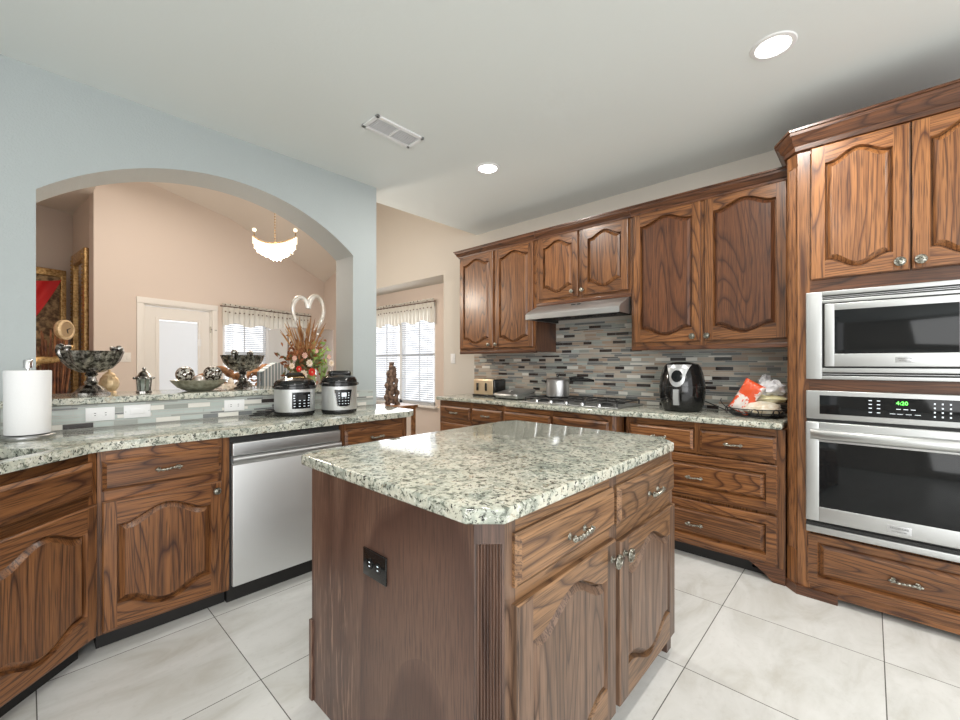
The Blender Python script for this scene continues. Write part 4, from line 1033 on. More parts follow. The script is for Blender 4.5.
text('badge_lettering', 'FRIGIDAIRE', .013, 'blackm', dd, (.4475, -.0447, .473)); text('badge_lettering', 'PROFESSIONAL', .008, 'blackm', dd, (.4475, -.0447, .458))
part('lower_trim', ov, lambda b: b.box(OX0, OX1, -.032, -.010, .367, .402, 'steel_h', 0, .005) or b.box(OX0, OX1, -.022, -.010, .402, .418, 'blackm'))

mw = thing('microwave', 'stainless built-in microwave with trim kit above the wall oven', 'microwave', (TX, .345, 0), -pi / 2)
def mwt(b):
    z0, z1 = 1.187, 1.652; y0, y1 = -.026, -.0005
    b.box(OX0, .158, y0, y1, z0, z1, 'steel_h', 0, .003); b.box(.792, OX1, y0, y1, z0, z1, 'steel_h', 0, .003)
    for a, c in ((z0, 1.205), (1.224, 1.247), (1.590, 1.606), (1.630, z1)): b.box(.156, .794, y0, y1, a, c, 'steel_h', 0, .002)
    b.box(.156, .794, -.008, y1, z0, z1, 'blackm')
    for z in (1.2145, 1.614, 1.622): b.box(.156, .794, -.020, -.008, z - .0015, z + .0015, 'silverp')
part('trim_frame', mw, mwt)
def mwd(b):
    z0, z1, x0, x1, a, c, e, f = 1.255, 1.584, .168, .782, .209, .64, 1.322, 1.548; y = -.034
    b.box(x0, a, y, -.010, z0, z1, 'steel_h', 0, .003); b.box(c, x1, y, -.010, z0, z1, 'steel_h', 0, .003); b.box(a - .003, c + .003, y, -.010, f, z1, 'steel_h', 0, .003); b.box(a - .003, c + .003, y, -.010, z0, e, 'steel_h', 0, .003)
dd = part('door', mw, mwd)
part('window_glass', dd, lambda b: b.box(.206, .643, -.0335, -.012, 1.318, 1.552, 'blackg', 0, .001))
part('badge', dd, lambda b: b.box(.435, .50, -.0375, -.034, 1.276, 1.304, 'silverp', 0, .001)); text('badge_lettering', 'FRIGIDAIRE', .010, 'blackm', dd, (.4675, -.0377, 1.294)); text('badge_lettering', 'PROFESSIONAL', .006, 'blackm', dd, (.4675, -.0377, 1.283))

# ------------------------------------------------------------------ ceiling fittings
for i, (x, y) in enumerate(DL[:2]):
    t = thing('recessed_light', ['recessed round ceiling light nearest the oven tower, lit', 'recessed round ceiling light near the vent, lit'][i], 'ceiling light', (x, y, CZ))
    part('trim_ring', t, lambda b: b.lathe([(.092, 0), (.088, -.005), (.072, -.007), (.068, -.003), (.068, 0)], (0, 0, 0), 'white', 36))
    part('lens', t, lambda b: b.lathe([(.068, -.0035), (.05, -.005), (0, -.0055)], (0, 0, 0), 'lamp', 36))
vt = thing('ceiling_vent', 'white rectangular air vent in the kitchen ceiling', 'vent', (1.58, 2.21, CZ))
def vf(b):
    for x0, x1, y0, y1 in ((-.18, .18, -.085, -.062), (-.18, .18, .062, .085), (-.18, -.155, -.085, .085), (.155, .18, -.085, .085)): b.box(x0, x1, y0, y1, -.012, -.0005, 'white', 0, .003)
part('frame', vt, vf)
part('duct_opening', vt, lambda b: b.box(-.155, .155, -.062, .062, -.003, -.0008, 'slot'))
part('louver', vt, lambda b: [b.face([(xa, -.056 + .0155 * i, -.005), (xb, -.056 + .0155 * i, -.005), (xb, -.054 + .0155 * i, -.011), (xa, -.054 + .0155 * i, -.011)], 'white', (i, xa)) for i in range(8) for xa, xb in ((-.152, -.006), (.006, .152))] and b.box(-.006, .006, -.062, .062, -.011, -.003, 'white'), 0)

# ------------------------------------------------------------------ things on the left counter
M['brnk'] = plain('brushed_nickel', (.45, .45, .45), .3, 1.)
ph = thing('paper_towel_holder', 'round chrome paper towel holder on the left counter', 'paper towel holder', (.004, 2.80, CT))
part('base', ph, lambda b: b.lathe([(.0, 0), (.088, 0), (.09, .004), (.09, .016), (.085, .020), (0, .022)], (0, 0, 0), 'brnk', 40))
part('rod', ph, lambda b: b.lathe([(.006, .02), (.006, .318), (.016, .320), (.016, .352), (.013, .358), (0, .359)], (0, 0, 0), 'chrome', 20))
def rollf(b): b.lathe([(.012, .024), (.072, .024), (.0745, .028), (.0755, .15), (.0765, .305), (.0745, .309), (.012, .309), (.012, .024)], (0, 0, 0), 'paper', 48)
o = part('paper_towel_roll', None, rollf); o.location = (.004, 2.80, CT); tag(o, 'full white paper towel roll on the chrome holder', 'paper towel')

def cooker(label, loc, rz, R, H, screen, kind):
    t = thing('pressure_cooker', label, 'pressure cooker', loc, rz)
    part('base', t, lambda b: b.lathe([(R * .86, 0), (R * .98, .006), (R * 1.0, .02), (R, .028)], (0, 0, 0), 'blackp', 40))
    part('steel_shell', t, lambda b: b.lathe([(R * .985, .028), (R * .99, .03), (R * .99, H * .68)], (0, 0, 0), 'steel', 48))
    part('collar', t, lambda b: b.lathe([(R * 1.0, H * .68), (R * 1.06, H * .70), (R * 1.06, H * .76), (R * 1.0, H * .78)], (0, 0, 0), 'blackp', 40))
    def lid(b):
        b.lathe([(R * 1.02, H * .78), (R * 1.02, H * .82), (R * .92, H * .90), (R * .6, H * .965), (R * .3, H * .975), (0, H * .98)], (0, 0, 0), 'blackp', 40)
        b.lathe([(.02, H * .95), (.018, H * 1.0), (0, H * 1.0)], (.05, .05, 0), 'blackp', 14)
    l_ = part('lid', t, lid)
    if kind == 0:
        part('lid_handle', l_, lambda b: b.tube([(-.06, 0, H * .95), (-.045, 0, H * 1.04), (.045, 0, H * 1.04), (.06, 0, H * .95)], .014, 'blackp', 8))
        part('lid_plate', l_, lambda b: b.box(-.05, .05, -.035, .035, H * .965, H * .985, 'gold', 0, .004))
    else: part('lid_handle', l_, lambda b: b.box(-.075, .075, -.04, .04, H * .92, H * 1.06, 'blackp', 0, .022))
    def hd_(b):
        for s in (-1, 1): b.box(s * R * .98, s * (R * 1.0 + .008), -.035, .035, H * .70, H * .77, 'blackp', 0, .008)
    part('side_handle', t, hd_)
    def pan(b):
        zA, zB, ha, hb = screen; n = 10
        for i in range(n):
            za, zb = zA + (zB - zA) * i / n, zA + (zB - zA) * (i + 1) / n
            wa, wb = ha + (hb - ha) * (i / n), ha + (hb - ha) * ((i + 1) / n)
            for j in range(8):
                def P(w, z, u): x = -w + 2 * w * u; return (x, -math.sqrt((R + .003) ** 2 - x * x), z)
                b.face([P(wa, za, j / 8), P(wa, za, (j + 1) / 8), P(wb, zb, (j + 1) / 8), P(wb, zb, j / 8)], 'blackg')
    p_ = part('control_panel', t, pan, 60)
    def lg(b):
        zA, zB, ha, hb = screen; w = min(ha, hb)
        def at(x, z, dx, dz, m): b.box(x - dx, x + dx, -math.sqrt((R + .003) ** 2 - x * x) - .0015, -math.sqrt((R + .003) ** 2 - x * x) + .002, z - dz, z + dz, m)
        at(0, zA + (zB - zA) * .70, w * .4, (zB - zA) * .12, 'legend' if kind else 'slot')
        for x in (-.75, -.25, .25, .75):
            for q_ in (.15, .32, .5): at(x * w, zA + (zB - zA) * q_, w * .10, .0018, 'legend')
        for s in (-1, 1):
            for q_ in (.65, .8): at(s * w * .8, zA + (zB - zA) * q_, w * .08, .003, 'legend')
    part('button_legend', p_, lg, 0)
    if kind:
        def bd(b):
            zA, zB, ha, hb = screen; R2 = R + .004
            pts = [(-hb, zB), (-ha * 1.05, zA + .004), (0, zA - .008), (ha * 1.05, zA + .004), (hb, zB)]
            b.tube([(x, -math.sqrt(R2 * R2 - x * x), z) for x, z in pts], .0035, 'chrome', 6)
        part('panel_bezel', p_, bd)
    return t
cooker('steel and black pressure cooker with squarish panel, left of the pair on the counter', (1.215, 2.81, CT), radians(-4), .126, .255, (.05, .155, .058, .058), 0)
cooker('steel and black pressure cooker with silver-edged tapering panel, right of the pair', (1.475, 2.70, CT), radians(-14), .117, .275, (.055, .165, .040, .060), 1)
def crd(b):
    random.seed(3); pts = []
    for i in range(40): a = i * .45; pts.append((1.00 + .055 * cos(a) + .0015 * i, 2.86 + .04 * sin(a * 1.0), CT + .006 + .0008 * i))
    b.tube(pts + [(1.12, 2.83, CT + .03), (1.16, 2.84, CT + .03)], .004, 'blackm', 7)
o = part('power_cord', None, crd); tag(o, 'black power cord coiled on the counter left of the two cookers', 'cord')

# ------------------------------------------------------------------ decor on the bar
BT = 1.092
def bowl_ped(label, x, y, sc3, rz=0.):
    s = 1.; t = thing('pedestal_bowl', label, 'bowl', (x, y, BT), rz); t.scale = (sc3, sc3, sc3)
    part('pedestal', t, lambda b: b.lathe([(.062 * s, 0), (.060 * s, .010), (.052 * s, .016), (.040 * s, .030), (.030 * s, .040), (.020 * s, .046), (.024 * s, .055), (.017 * s, .065), (.015 * s, .080), (.022 * s, .088), (.018 * s, .095)], (0, 0, 0), 'silver', 32, None, 8, .06))
    part('basin', t, lambda b: b.lathe([(.016 * s, .095), (.040 * s, .100), (.070 * s, .118), (.094 * s, .150), (.108 * s, .192), (.104 * s, .192), (.089 * s, .150), (.066 * s, .124), (.03 * s, .108), (0, .106)], (0, 0, 0), 'silver', 64, None, 14, .05))
    for k, a in enumerate((.35, -2.8)):
        def orn(b, a=a):
            cx, cy = .104 * s * cos(a), .104 * s * sin(a)
            b.tube([(cx * (.86 + .2 * sin(i * .6)), cy * (.86 + .2 * sin(i * .6)), (.155 + .012 * i) if i < 5 else (.20 + .006 * cos(i))) for i in range(8)], [.010 * s] * 8, 'silver', 8)
            b.sphere((cx, cy, .205), .016 * s, 'silver', 12); b.sphere((cx * .8, cy * .8, .196), .012 * s, 'silver', 10)
            b.tube([(cx + .014 * cos(q_), cy, .19 + .014 * sin(q_)) for q_ in [i * .6 for i in range(9)]], .004, 'silver', 6)
        part('scroll_ornament', t, orn)
    return t
bowl_ped('ornate dark silver pedestal bowl beside the paper towel', .252, 3.27, 1.30)
bowl_ped('ornate silver pedestal bowl in front of the far window', 1.055, 3.30, 1.24, .5)
t = thing('glass_lantern', 'small silver and glass pagoda lantern on the bar', 'lantern', (.492, 3.28, BT))
M['lglass'] = plain('green_grey_glass', (.30, .34, .28), .08, 0, Transmission_Weight=.4)
part('base', t, lambda b: b.lathe([(.040, 0), (.040, .008), (.034, .012)], (0, 0, 0), 'silver', 8)); part('glass_body', t, lambda b: b.lathe([(.026, .012), (.030, .06), (.032, .085)], (0, 0, 0), 'lglass', 8))
part('roof', t, lambda b: b.lathe([(.05, .083), (.046, .092), (.034, .102), (.022, .125), (.008, .135), (.007, .14), (.011, .146), (.007, .154), (0, .158)], (0, 0, 0), 'silver', 8))
part('post', t, lambda b: [b.tube([(.031 * cos(a), .031 * sin(a), .01), (.036 * cos(a), .036 * sin(a), .085)], .003, 'silver', 6) for a in [pi / 4 * i for i in range(8)]])
part('side_finial', t, lambda b: [b.sphere((.048 * cos(a), .048 * sin(a), .09), .008, 'silver', 8) for a in [pi / 4 * i for i in range(8)]])
bw = thing('shallow_bowl', 'shallow grey-green bowl of decorative spheres on the bar', 'bowl', (.775, 3.25, BT)); bw.scale = (1.34, 1.34, 1.15)
M['celadon'] = noisy('crackled_celadon', (.20, .19, .13), (.42, .41, .32), 40, .3, .3)
part('dish', bw, lambda b: b.lathe([(.045, 0), (.06, .003), (.09, .022), (.112, .05), (.118, .062), (.113, .062), (.085, .03), (.05, .014), (0, .012)], (0, 0, 0), 'celadon', 48))
M['mosball'] = noisy('brown_silver_mosaic', (.04, .025, .015), (.75, .72, .66), 70, .15, .6, lo=.48, hi=.54, detail=1)
M['pearl'] = noisy('pearl_shell', (.45, .36, .30), (.75, .68, .62), 30, .2, .4)
for lab, dx, dy, dz, r, m in (('brown and silver mosaic sphere at the left rim of the shallow bowl', -.078, .0, .107, .053, 'mosball'), ('brown and silver mosaic sphere at the right rim of the shallow bowl', .078, .0, .110, .055, 'mosball'), ('pale pearly sphere low in the middle of the shallow bowl', .0, -.02, .069, .033, 'pearl')):
    o = part('decorative_sphere', None, lambda b: b.sphere((0, 0, 0), r, m, 28)); o.location = (.775 + dx, 3.25 + dy, BT + dz); tag(o, lab, 'ornament')
t = thing('shell_figurine', 'small cream shell figurine right of the shallow bowl', 'figurine', (.925, 3.165, BT))
M['cream'] = noisy('cream_shell', (.62, .45, .32), (.82, .70, .56), 40, .45)
def shf(b):
    blob(b, (0, 0, .024), .032, 'cream', 21, (1.2, .8, .75), .6, 12., seg=24); blob(b, (.012, 0, .055), .02, 'cream', 22, (.9, .8, 1.2), .6, 12., seg=20)
part('shell', t, shf, 60)
t = thing('gold_jar', 'pale gold lidded jar half behind the left pedestal bowl', 'jar', (.345, 3.43, BT))
part('body', t, lambda b: b.lathe([(.035, 0), (.03, .01), (.042, .03), (.048, .06), (.040, .09), (.030, .1)], (0, 0, 0), 'goldlt', 24, None, 10, .05)); part('lid', t, lambda b: b.lathe([(.033, .1), (.033, .106), (.02, .12), (.006, .13), (.009, .138), (0, .144)], (0, 0, 0), 'goldlt', 20))

# flower arrangement
FX, FY = 1.49, 3.24
fa = thing('flower_arrangement', 'dried grasses with red and cream flowers in a green vase on the bar', 'flower arrangement', (FX, FY, BT)); fa.scale = (1.3, 1.15, 1.45)
M['grass_d'] = noisy('dried_grass', (.20, .07, .02), (.45, .24, .09), 12, .8); M['leafd'] = noisy('dark_leaf', (.05, .06, .02), (.16, .15, .05), 14, .6); M['leafg'] = noisy('bright_leaf', (.16, .30, .05), (.38, .52, .14), 14, .5)
M['redf'] = plain('red_petal', (.70, .03, .02), .5); M['crm'] = plain('cream_petal', (.80, .66, .52), .6); M['pink'] = plain('pink_petal', (.75, .45, .36), .6); M['vaseg'] = plain('green_glazed_vase', (.26, .30, .12), .15, Coat_Weight=.4); M['rust'] = noisy('rust_foliage', (.13, .035, .01), (.42, .15, .05), 20, .8)
part('vase', fa, lambda b: b.lathe([(.04, 0), (.05, .004), (.06, .03), (.052, .06), (.045, .075), (.055, .085)], (0, 0, 0), 'vaseg', 28))
random.seed(11)
def gr_(b):
    for i in range(70):
        a = random.uniform(0, 2 * pi); le = random.uniform(.16, .34); sp = random.uniform(.0, .15); bx = random.uniform(-.03, .01); lean = random.uniform(.3, 1.)
        pts = [(bx + cos(a) * sp * (k / 6) ** 1.3, sin(a) * sp * .6 * (k / 6) ** 1.3, .06 + le * k / 6 * (1 - .15 * sp * k)) for k in range(7)]
        b.tube(pts, [.0022, .0022, .002, .0018, .0028, .0034, .001], 'grass_d', 4)
g_ = part('dried_grass', fa, gr_); g_['kind'] = 'stuff'
def leaves(b, n, m, cx, cz_, sx, sz, ln, ss):
    random.seed(ss)
    for i in range(n):
        c = Vector((cx + random.gauss(0, sx), random.gauss(0, .035), cz_ + random.gauss(0, sz))); d_ = Vector((random.uniform(-1, 1), random.uniform(-1, .4), random.uniform(-.4, 1))).normalized(); w_ = d_.cross(Vector((0, 1, .3))).normalized() * ln * .2; e_ = c + d_ * ln
        mid = (c + e_) / 2 + Vector((0, 0, ln * .08)); b.face([c, mid + w_, e_, mid - w_], m, i); 
for m, n, cx, cz_, sx, sz, ln in (('leafd', 160, -.02, .11, .045, .035, .04), ('leafg', 110, .06, .15, .032, .035, .035), ('rust', 240, -.02, .15, .055, .05, .035)):
    l_ = part('foliage', fa, lambda b: leaves(b, n, m, cx, cz_, sx, sz, ln, n), 0); l_['kind'] = 'stuff'
def flower(x, y, z, r, m, mc='goldlt'):
    def fn(b):
        for ring, (nn_, rr, el) in enumerate(((9, r, .15), (7, r * .7, .5))):
            for i in range(nn_):
                a = 2 * pi * i / nn_ + ring; u = Vector((cos(a), 0, sin(a))); v = Vector((-sin(a), 0, cos(a))); o_ = Vector((x, y - .004 * ring, z))
                b.face([o_, o_ + u * rr * .6 + v * rr * .32 + Vector((0, -r * el, 0)), o_ + u * rr + Vector((0, -r * el * 1.3, 0)), o_ + u * rr * .6 - v * rr * .32 + Vector((0, -r * el, 0))], m, (ring, i))
        b.sphere((x, y - .008, z), r * .22, mc, 10)
    return part('flower', fa, fn, 0)
for x, z, r, m in ((-.095, .052, .022, 'redf'), (-.048, .066, .026, 'crm'), (.002, .078, .024, 'redf'), (-.012, .125, .022, 'crm'), (-.04, .165, .018, 'pink'), (-.115, .11, .018, 'crm'), (-.10, .15, .016, 'pink'), (.125, .125, .02, 'crm'), (.11, .16, .015, 'pink'), (-.075, .095, .018, 'redf'), (.03, .19, .014, 'pink')):
    flower(x, -.075, z, r, m)
# green planter stand beside
t = thing('glass_vase', 'small clear vase of bright green stems beside the flowers', 'vase', (FX + .165, FY + .06, BT))
part('vase_glass', t, lambda b: b.lathe([(.022, 0), (.026, .004), (.024, .05), (.028, .08)], (0, 0, 0), M['pane'], 20)); 
def st_(b):
    random.seed(8)
    for i in range(16):
        a = random.uniform(0, 6.28); b.tube([(.008 * cos(a), .008 * sin(a), .004), (.02 * cos(a), .02 * sin(a), .09), (.045 * cos(a), .03 * sin(a), .14 + random.uniform(0, .05))], .0028, 'leafg', 5)
part('green_stem', t, st_)
# heart sculpture
hs = thing('heart_sculpture', 'tall pearly open heart sculpture behind the flowers', 'sculpture', (1.60, 3.44, BT))
M['pearlw'] = noisy('pearl_white', (.60, .50, .40), (.86, .82, .76), 6, .15, .3)
def hf(b):
    R_ = []
    for i in range(48):
        a = 2 * pi * i / 48; x = .0082 * 16 * sin(a) ** 3; z = .0138 * (1 + (.06 if sin(a) > 0 else -.10) * (cos(a) > 0)) * (13 * cos(a) - 5 * cos(2 * a) - 2 * cos(3 * a) - cos(4 * a)); R_.append((x, 0, .575 + z))
    b.tube(R_, [.016 + .005 * cos(2 * pi * i / 48) for i in range(48)], 'pearlw', 12, True)
part('heart_loop', hs, hf); part('stand', hs, lambda b: b.lathe([(.05, 0), (.048, .012), (.014, .03), (.010, .1), (.012, .345)], (0, 0, 0), 'pearlw', 24))

# ------------------------------------------------------------------ dining / breakfast room
fr = thing('refrigerator', 'stainless refrigerator standing beyond the flowers', 'refrigerator', (0, 0, 0))
part('cabinet', fr, lambda b: b.box(2.29, 2.90, 5.53, 6.15, .02, 1.74, 'steel'), 0)
M['fsteel'] = steel('satin_steel', (.36, .31, .27), .5)
part('door', fr, lambda b: b.box(2.292, 2.592, 5.47, 5.528, .06, 1.74, 'fsteel', 0, .008)); part('door', fr, lambda b: b.box(2.598, 2.898, 5.47, 5.528, .06, 1.74, 'fsteel', 0, .008))
for x in (2.565, 2.625): part('handle', fr, lambda b: b.tube([(x, 5.47, .7), (x, 5.44, .72), (x, 5.44, 1.5), (x, 5.47, 1.52)], .011, 'chrome', 8))
part('badge', fr, lambda b: b.box(2.66, 2.685, 5.462, 5.469, 1.66, 1.68, 'white', 0, .002)); part('foot', fr, lambda b: b.box(2.32, 2.87, 5.56, 6.1, 0, .02, 'blackm'), 0)

M['carved'] = noisy('carved_walnut', (.13, .045, .014), (.42, .20, .08), 22, .35, bumpy=.6)
M['stripe'] = noisy('grey_striped_fabric', (.16, .19, .20), (.75, .77, .76), 26, .8, stretch=(1, 1, .02))
def chair(label, x, y, rz, top=1.16, fab='stripe'):
    t = thing('dining_chair', label, 'chair', (x, y, 0), rz, None)
    part('seat', t, lambda b: b.box(-.24, .24, -.23, .23, .42, .50, fab, 0, .03))
    for lx, ly in ((-.21, -.2), (.21, -.2), (-.21, .2), (.21, .2)): part('leg', t, lambda b: b.tube([(lx, ly, .43), (lx * 1.02, ly * 1.02, .2), (lx * 1.1, ly * 1.1, 0)], [.026, .018, .022], 'carved', 8))
    def bk_(b):
        n = 22; z0 = .52; pts = [(-.20, .22, .45)]
        for i in range(n + 1):
            u = -1 + 2 * i / n; pts.append((u * .235, .25, top - .06 - .17 * abs(u) ** 2.4 + .02 * cos(u * 9)))
        pts.append((.20, .22, .45)); b.tube(pts, [.022] + [.026 + .006 * cos(i * 1.6) for i in range(n + 1)] + [.022], 'carved', 8)
        for s in (-1, 1):
            b.tube([(s * .02 + s * .085 * sin(k), .25, top - .15 - .075 * k + .0 * s) for k in [i * .3 for i in range(9)]], .012, 'carved', 7)
            b.tube([(s * (.11 + .035 * cos(k)), .25, top - .16 + .035 * sin(k)) for k in [i * .5 for i in range(13)]], .010, 'carved', 7)
        b.sphere((0, .25, top - .045), .045, 'carved', 12, (1.3, .5, .8))
        for s in (-1, 1): b.sphere((s * .07, .25, top - .06), .028, 'carved', 10, (1.3, .5, .8))
    part('carved_backrest', t, bk_)
    part('back_panel', t, lambda b: b.box(-.16, .16, .235, .262, .52, top - .24, fab, 0, .01))
    return t
chair('carved walnut dining chair seen left of the far pedestal bowl stem', 1.25, 4.52, radians(165), 1.26)
chair('carved walnut dining chair seen right of the far pedestal bowl stem', 1.74, 5.0, radians(180), 1.28)
o = thing('slipcovered_chair', 'grey and white striped chair back just left of the cookers', 'chair', (1.58, 4.10, 0), radians(25))
def sl_(b):
    n = 18
    for i in range(n):
        x0, x1 = -.17 + .34 * i / n, -.17 + .34 * (i + 1) / n
        def top_(x): return 1.28 - .9 * x * x - .35 * max(0, -x)
        m = 'white' if i % 2 else 'stg'
        for y in (-.03, .03): b.face([(x0, y + .012 * (i % 2), .45), (x1, y + .012 * (i % 2), .45), (x1, y, top_(x1)), (x0, y, top_(x0))], m)
        b.face([(x0, -.03, top_(x0)), (x1, -.03, top_(x1)), (x1, .03, top_(x1)), (x0, .03, top_(x0))], m)
M['stg'] = plain('grey_stripe_cloth', (.30, .36, .38), .8)
part('backrest', o, sl_, 0); part('seat', o, lambda b: b.box(-.2, .2, -.42, .03, .40, .50, 'stg', 0, .03))
for lx, ly in ((-.17, -.38), (.17, -.38), (-.17, 0), (.17, 0)): part('leg', o, lambda b: b.tube([(lx, ly, .42), (lx, ly, 0)], .018, 'carved', 8))

# chandelier
chd = thing('chandelier', 'lit crescent-shaped crystal chandelier seen through the arch', 'chandelier', (1.71, 4.42, .075))
M['cryst'] = emit('lit_crystal', (1.0, .88, .70), .95)
def chz(u): return 2.40 + .075 * u * u * 1.1
def chf(b):
    u_ = Vector((cos(-.78), sin(-.78), 0))
    for off in (-.06, .06):
        b.tube([tuple(u_ * (.215 * u) + Vector((.68 * off * (1 - u * u * .9), .68 * off * (1 - u * u * .9), chz(u)))) for u in [-1 + i / 12 for i in range(25)]], .006, 'gold', 6)
    for s in (-1, 1): b.tube([tuple(u_ * .205 * s + Vector((0, 0, chz(1)))), tuple(u_ * .205 * s + Vector((0, 0, chz(1) + .05)))], .004, 'gold', 6); b.sphere(tuple(u_ * .205 * s + Vector((0, 0, chz(1) + .065))), .02, 'cryst', 10)
part('frame', chd, chf)
part('chain', chd, lambda b: [b.sphere((0, 0, 2.43 + .028 * i), .008, 'gold', 6) for i in range(70)])
def chc(b):
    u_ = Vector((cos(-.78), sin(-.78), 0)); w_ = Vector((.7, .7, 0))
    for i in range(27):
        u = -1 + 2 * i / 26; dep = .055 + .05 * math.sqrt(max(0, 1 - u * u)) + .012 * (i % 2)
        for off in (-.05, 0, .05):
            k = 0; z = chz(u) - .012
            while z > chz(u) - dep - .03: p = u_ * .212 * u + w_ * off * (1 - u * u * .8); b.sphere((p.x, p.y, z), .0095, 'cryst', 6); z -= .019
cc = part('crystal_strand', chd, chc); cc['kind'] = 'stuff'

# alcove decor
M['tap'] = noisy('tapestry_gold', (.09, .05, .025), (.34, .22, .11), 18, .8, lo=.4, hi=.6); M['drape'] = plain('red_drape', (.50, .012, .012), .7)
tp = thing('wall_tapestry', 'tall ornate gold wall tapestry with a red drape in the alcove', 'tapestry', (-.10, 7.46, -.33), radians(19))
part('tapestry_panel', tp, lambda b: b.box(-.55, .43, -.02, .03, .6, 2.74, 'tap'), 0)
part('frame', tp, lambda b: [b.box(*q_, 'gold', 0, .01) for q_ in ((.40, .46, -.045, .03, .6, 2.78), (-.58, .46, -.045, .03, 2.70, 2.79), (-.58, -.52, -.045, .03, .6, 2.78))], 30)
def drf(b):
    n = 30
    for i in range(n):
        def P(i, j): u = i / n; v = j / 14; x = -.5 + .82 * (1 - v * .9 * (1 - 0)) * 1.0 * u if False else -.5 + (.74 * (1 - v) ** .6 + .16) * u; z = 2.66 - v * 1.15 - .0 * u + .12 * u * v - .25 * u * (1 - u) * (1 - v); return (x, -.055 - .02 * sin(u * 26 + v * 3), z)
        for j in range(14): b.face([P(i, j), P(i + 1, j), P(i + 1, j + 1), P(i, j + 1)], 'drape')
part('red_drape', tp, drf, 60)
part('drape_tail', tp, lambda b: [b.face([(-.02 + .035 * i, -.05 - .015 * (i % 2), 1.9), (.015 + .035 * i, -.05 - .015 * ((i + 1) % 2), 1.9), (.0 + .03 * i, -.05, 1.05 + .03 * i), (-.03 + .03 * i, -.05, 1.05)], 'drape', 0) for i in range(-12, 5)], 60)
mr_ = thing('gilt_mirror', 'tall carved gilt mirror frame on the alcove side wall', 'mirror', (.515, 6.98, -.20), radians(-84.2))
def gm(b):
    for q_ in ((-.72, -.60, 0, .05, .9, 2.88), (-.11, .02, 0, .05, .9, 2.88), (-.60, -.11, 0, .05, 2.74, 2.88), (-.60, -.11, 0, .05, .9, 1.02)): b.box(q_[0], q_[1], -q_[3], -.002, q_[4], q_[5], 'gold', 0, .012)
part('carved_frame', mr_, gm); part('mirror_glass', mr_, lambda b: b.box(-.60, -.11, -.02, -.004, 1.02, 2.74, 'chrome'), 0)
bt_ = part('bead_trim', mr_, lambda b: [b.sphere((x, -.052, .95 + .05 * i), .014, 'gold', 6) for x in (-.66, -.045) for i in range(38)]); bt_['kind'] = 'stuff'
# statue with clock: one skinned figure
def skin(name, pts, edges, rad, m, parent, sub=2):
    me = bpy.data.meshes.new(name); me.from_pydata(pts, edges, []); o = bpy.data.objects.new(name, me); COL.objects.link(o)
    md = o.modifiers.new('s', 'SKIN'); sv = me.skin_vertices[0].data if me.skin_vertices else None
    if sv is None:
        bpy.context.view_layer.objects.active = o
        me.attributes.new
    for i, r in enumerate(rad): me.skin_vertices[0].data[i].radius = (r, r)
    me.skin_vertices[0].data[0].use_root = True; s_ = o.modifiers.new('u', 'SUBSURF'); s_.levels = sub; s_.render_levels = sub
    dg = bpy.context.evaluated_depsgraph_get(); dg.update(); me2 = bpy.data.meshes.new_from_object(o.evaluated_get(dg)); bpy.data.objects.remove(o)
    me2.name = name; me2.materials.clear(); me2.materials.append(M[m]); me2.polygons.foreach_set('use_smooth', [True] * len(me2.polygons))
    o = bpy.data.objects.new(name, me2); COL.objects.link(o); o.parent = parent; return o
stt = thing('gilded_statue', 'gilded standing figure holding up a round clock in the alcove', 'statue', (-.06, 6.35, 0), radians(8)); stt.scale = (1, 1, .92)
P_ = [(0, 0, 1.05), (0, 0, 1.25), (0, -.01, 1.42), (0, -.01, 1.50), (0, -.02, 1.60), (.14, 0, 1.42), (.27, -.05, 1.42), (.40, -.08, 1.60), (-.14, 0, 1.42), (-.2, -.1, 1.25), (-.05, -.2, 1.2), (.09, 0, 1.0), (.11, 0, .65), (.12, .02, .3), (.12, -.08, .27), (-.09, 0, 1.0), (-.1, -.02, .65), (-.1, .02, .3), (-.1, -.08, .27)]
skin('figure', [Vector(p) * 1 for p in P_], [(0, 1), (1, 2), (2, 3), (3, 4), (2, 5), (5, 6), (6, 7), (2, 8), (8, 9), (9, 10), (0, 11), (11, 12), (12, 13), (13, 14), (0, 15), (15, 16), (16, 17), (17, 18)], [.11, .10, .12, .05, .085, .05, .04, .03, .05, .04, .03, .085, .055, .04, .035, .085, .055, .04, .035], 'gold', stt)
part('clock_case', stt, lambda b: b.lathe([(0, -.02), (.10, -.02), (.115, 0), (.115, .03), (.09, .04), (.085, .03), (0, .03)], (.31, -.12, 1.77), 'goldlt', 32, Matrix.Rotation(radians(45), 4, 'Z') @ Matrix.Rotation(pi / 2, 4, 'X')))
M['dial'] = plain('aged_dial', (.62, .45, .27), .5)
part('clock_dial', stt, lambda b: b.lathe([(.084, .031), (0, .031)], (.31, -.12, 1.77), 'dial', 32, Matrix.Rotation(radians(45), 4, 'Z') @ Matrix.Rotation(pi / 2, 4, 'X')))
part('clock_hand', stt, lambda b: b.tube([(.335, -.145, 1.77), (.365, -.118, 1.79)], .004, 'slot', 6) or b.tube([(.335, -.145, 1.77), (.345, -.134, 1.73)], .004, 'slot', 6))
part('robe', stt, lambda b: b.lathe([(.10, 1.30), (.13, 1.1), (.17, .8), (.20, .45), (.19, .28)], (0, .01, 0), 'gold', 40, None, 9, .10), 60)
part('plinth', stt, lambda b: b.lathe([(.24, 0), (.24, .05), (.20, .08), (.20, .22), (.23, .27), (0, .27)], (0, 0, 0), 'carved', 24))
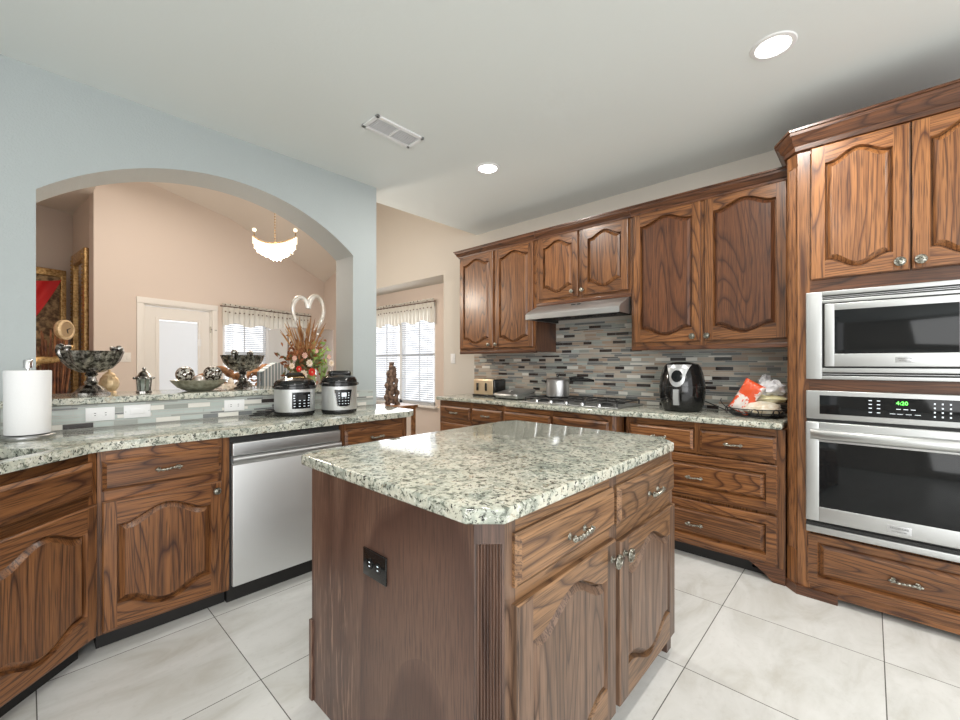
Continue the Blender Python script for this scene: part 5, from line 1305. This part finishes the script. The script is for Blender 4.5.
# tall vases of sticks near the statue
M['stick'] = noisy('dark_red_sticks', (.08, .02, .01), (.35, .14, .05), 8, .5)
t = thing('floor_vase', 'floor vase of tall dark reeds left of the gilt mirror', 'vase', (.20, 6.62, 0))
part('vase', t, lambda b: b.lathe([(.09, 0), (.13, .1), (.15, .3), (.10, .55), (.07, .62), (.09, .66)], (0, 0, 0), 'carved', 24))
def rd(b):
    random.seed(2)
    for i in range(44): a = random.uniform(0, 6.28); r_ = random.uniform(.02, .15); b.tube([(.03 * cos(a), .03 * sin(a), .3), (r_ * cos(a), r_ * sin(a), random.uniform(1.25, 1.65))], .009, 'stick', 5)
l_ = part('reeds', t, rd)

# carved sculpture by the window
pt_ = thing('side_table', 'wooden side table beyond the end of the left counter', 'table', (2.96, 4.18, 0))
part('tabletop', pt_, lambda b: b.box(-.22, .22, -.22, .22, .745, .78, 'carved', 0, .006))
for lx in (-.18, .18):
    for ly in (-.18, .18): part('leg', pt_, lambda b: b.box(lx - .02, lx + .02, ly - .02, ly + .02, 0, .745, 'carved'), 0)
sc_ = thing('carved_sculpture', 'dark brown carved wooden sculpture before the right-hand window', 'sculpture', (2.96, 4.18, .78), radians(-40))
M['drift'] = noisy('dark_driftwood', (.05, .03, .022), (.26, .17, .12), 30, .6, bumpy=.8)
def scf(b):
    n = 26
    for s, ph in ((-1, 0), (1, 1.4)):
        b.tube([(s * (.055 - .05 * (i / n) ** 2.5) + .008 * sin(i * .9 + ph), .01 * cos(i * .8), .5 * i / n) for i in range(n + 1)], [.030 - .008 * (i / n) + .007 * sin(i * 1.7 + ph) for i in range(n + 1)], 'drift', 9)
    b.tube([(.01 * sin(i * .9), -.015, .02 + .455 * i / n) for i in range(n + 1)], [.036 - .016 * (i / n) + .006 * sin(i * 2.1) for i in range(n + 1)], 'drift', 9)
part('carving', sc_, scf, 60)
struct('wall_bar_back', backs)
# baseboard below the window bay
struct('baseboard_right', lambda b: b.box(3.855, 3.87, 3.86, 8.1, 0, .09, 'trimw'))

# repeats share a group phrase
GR = {'recessed_light': 'recessed ceiling lights', 'outlet': 'electrical outlets', 'light_switch': 'wall switch plates', 'pressure_cooker': 'pressure cookers on the left counter',
      'pedestal_bowl': 'pedestal bowls on the bar', 'decorative_sphere': 'spheres in the shallow bowl', 'wall_cabinet': 'wall cabinets along the range wall', 'base_cabinet': 'oak base cabinets',
      'dining_chair': 'carved dining chairs', 'valance': 'window valances', 'power_cord': 'black power cords', 'tile_backsplash': 'strip mosaic panels'}
for o in bpy.data.objects:
    g = GR.get(o.name.split('.')[0])
    if g and o.parent is None: o['group'] = g
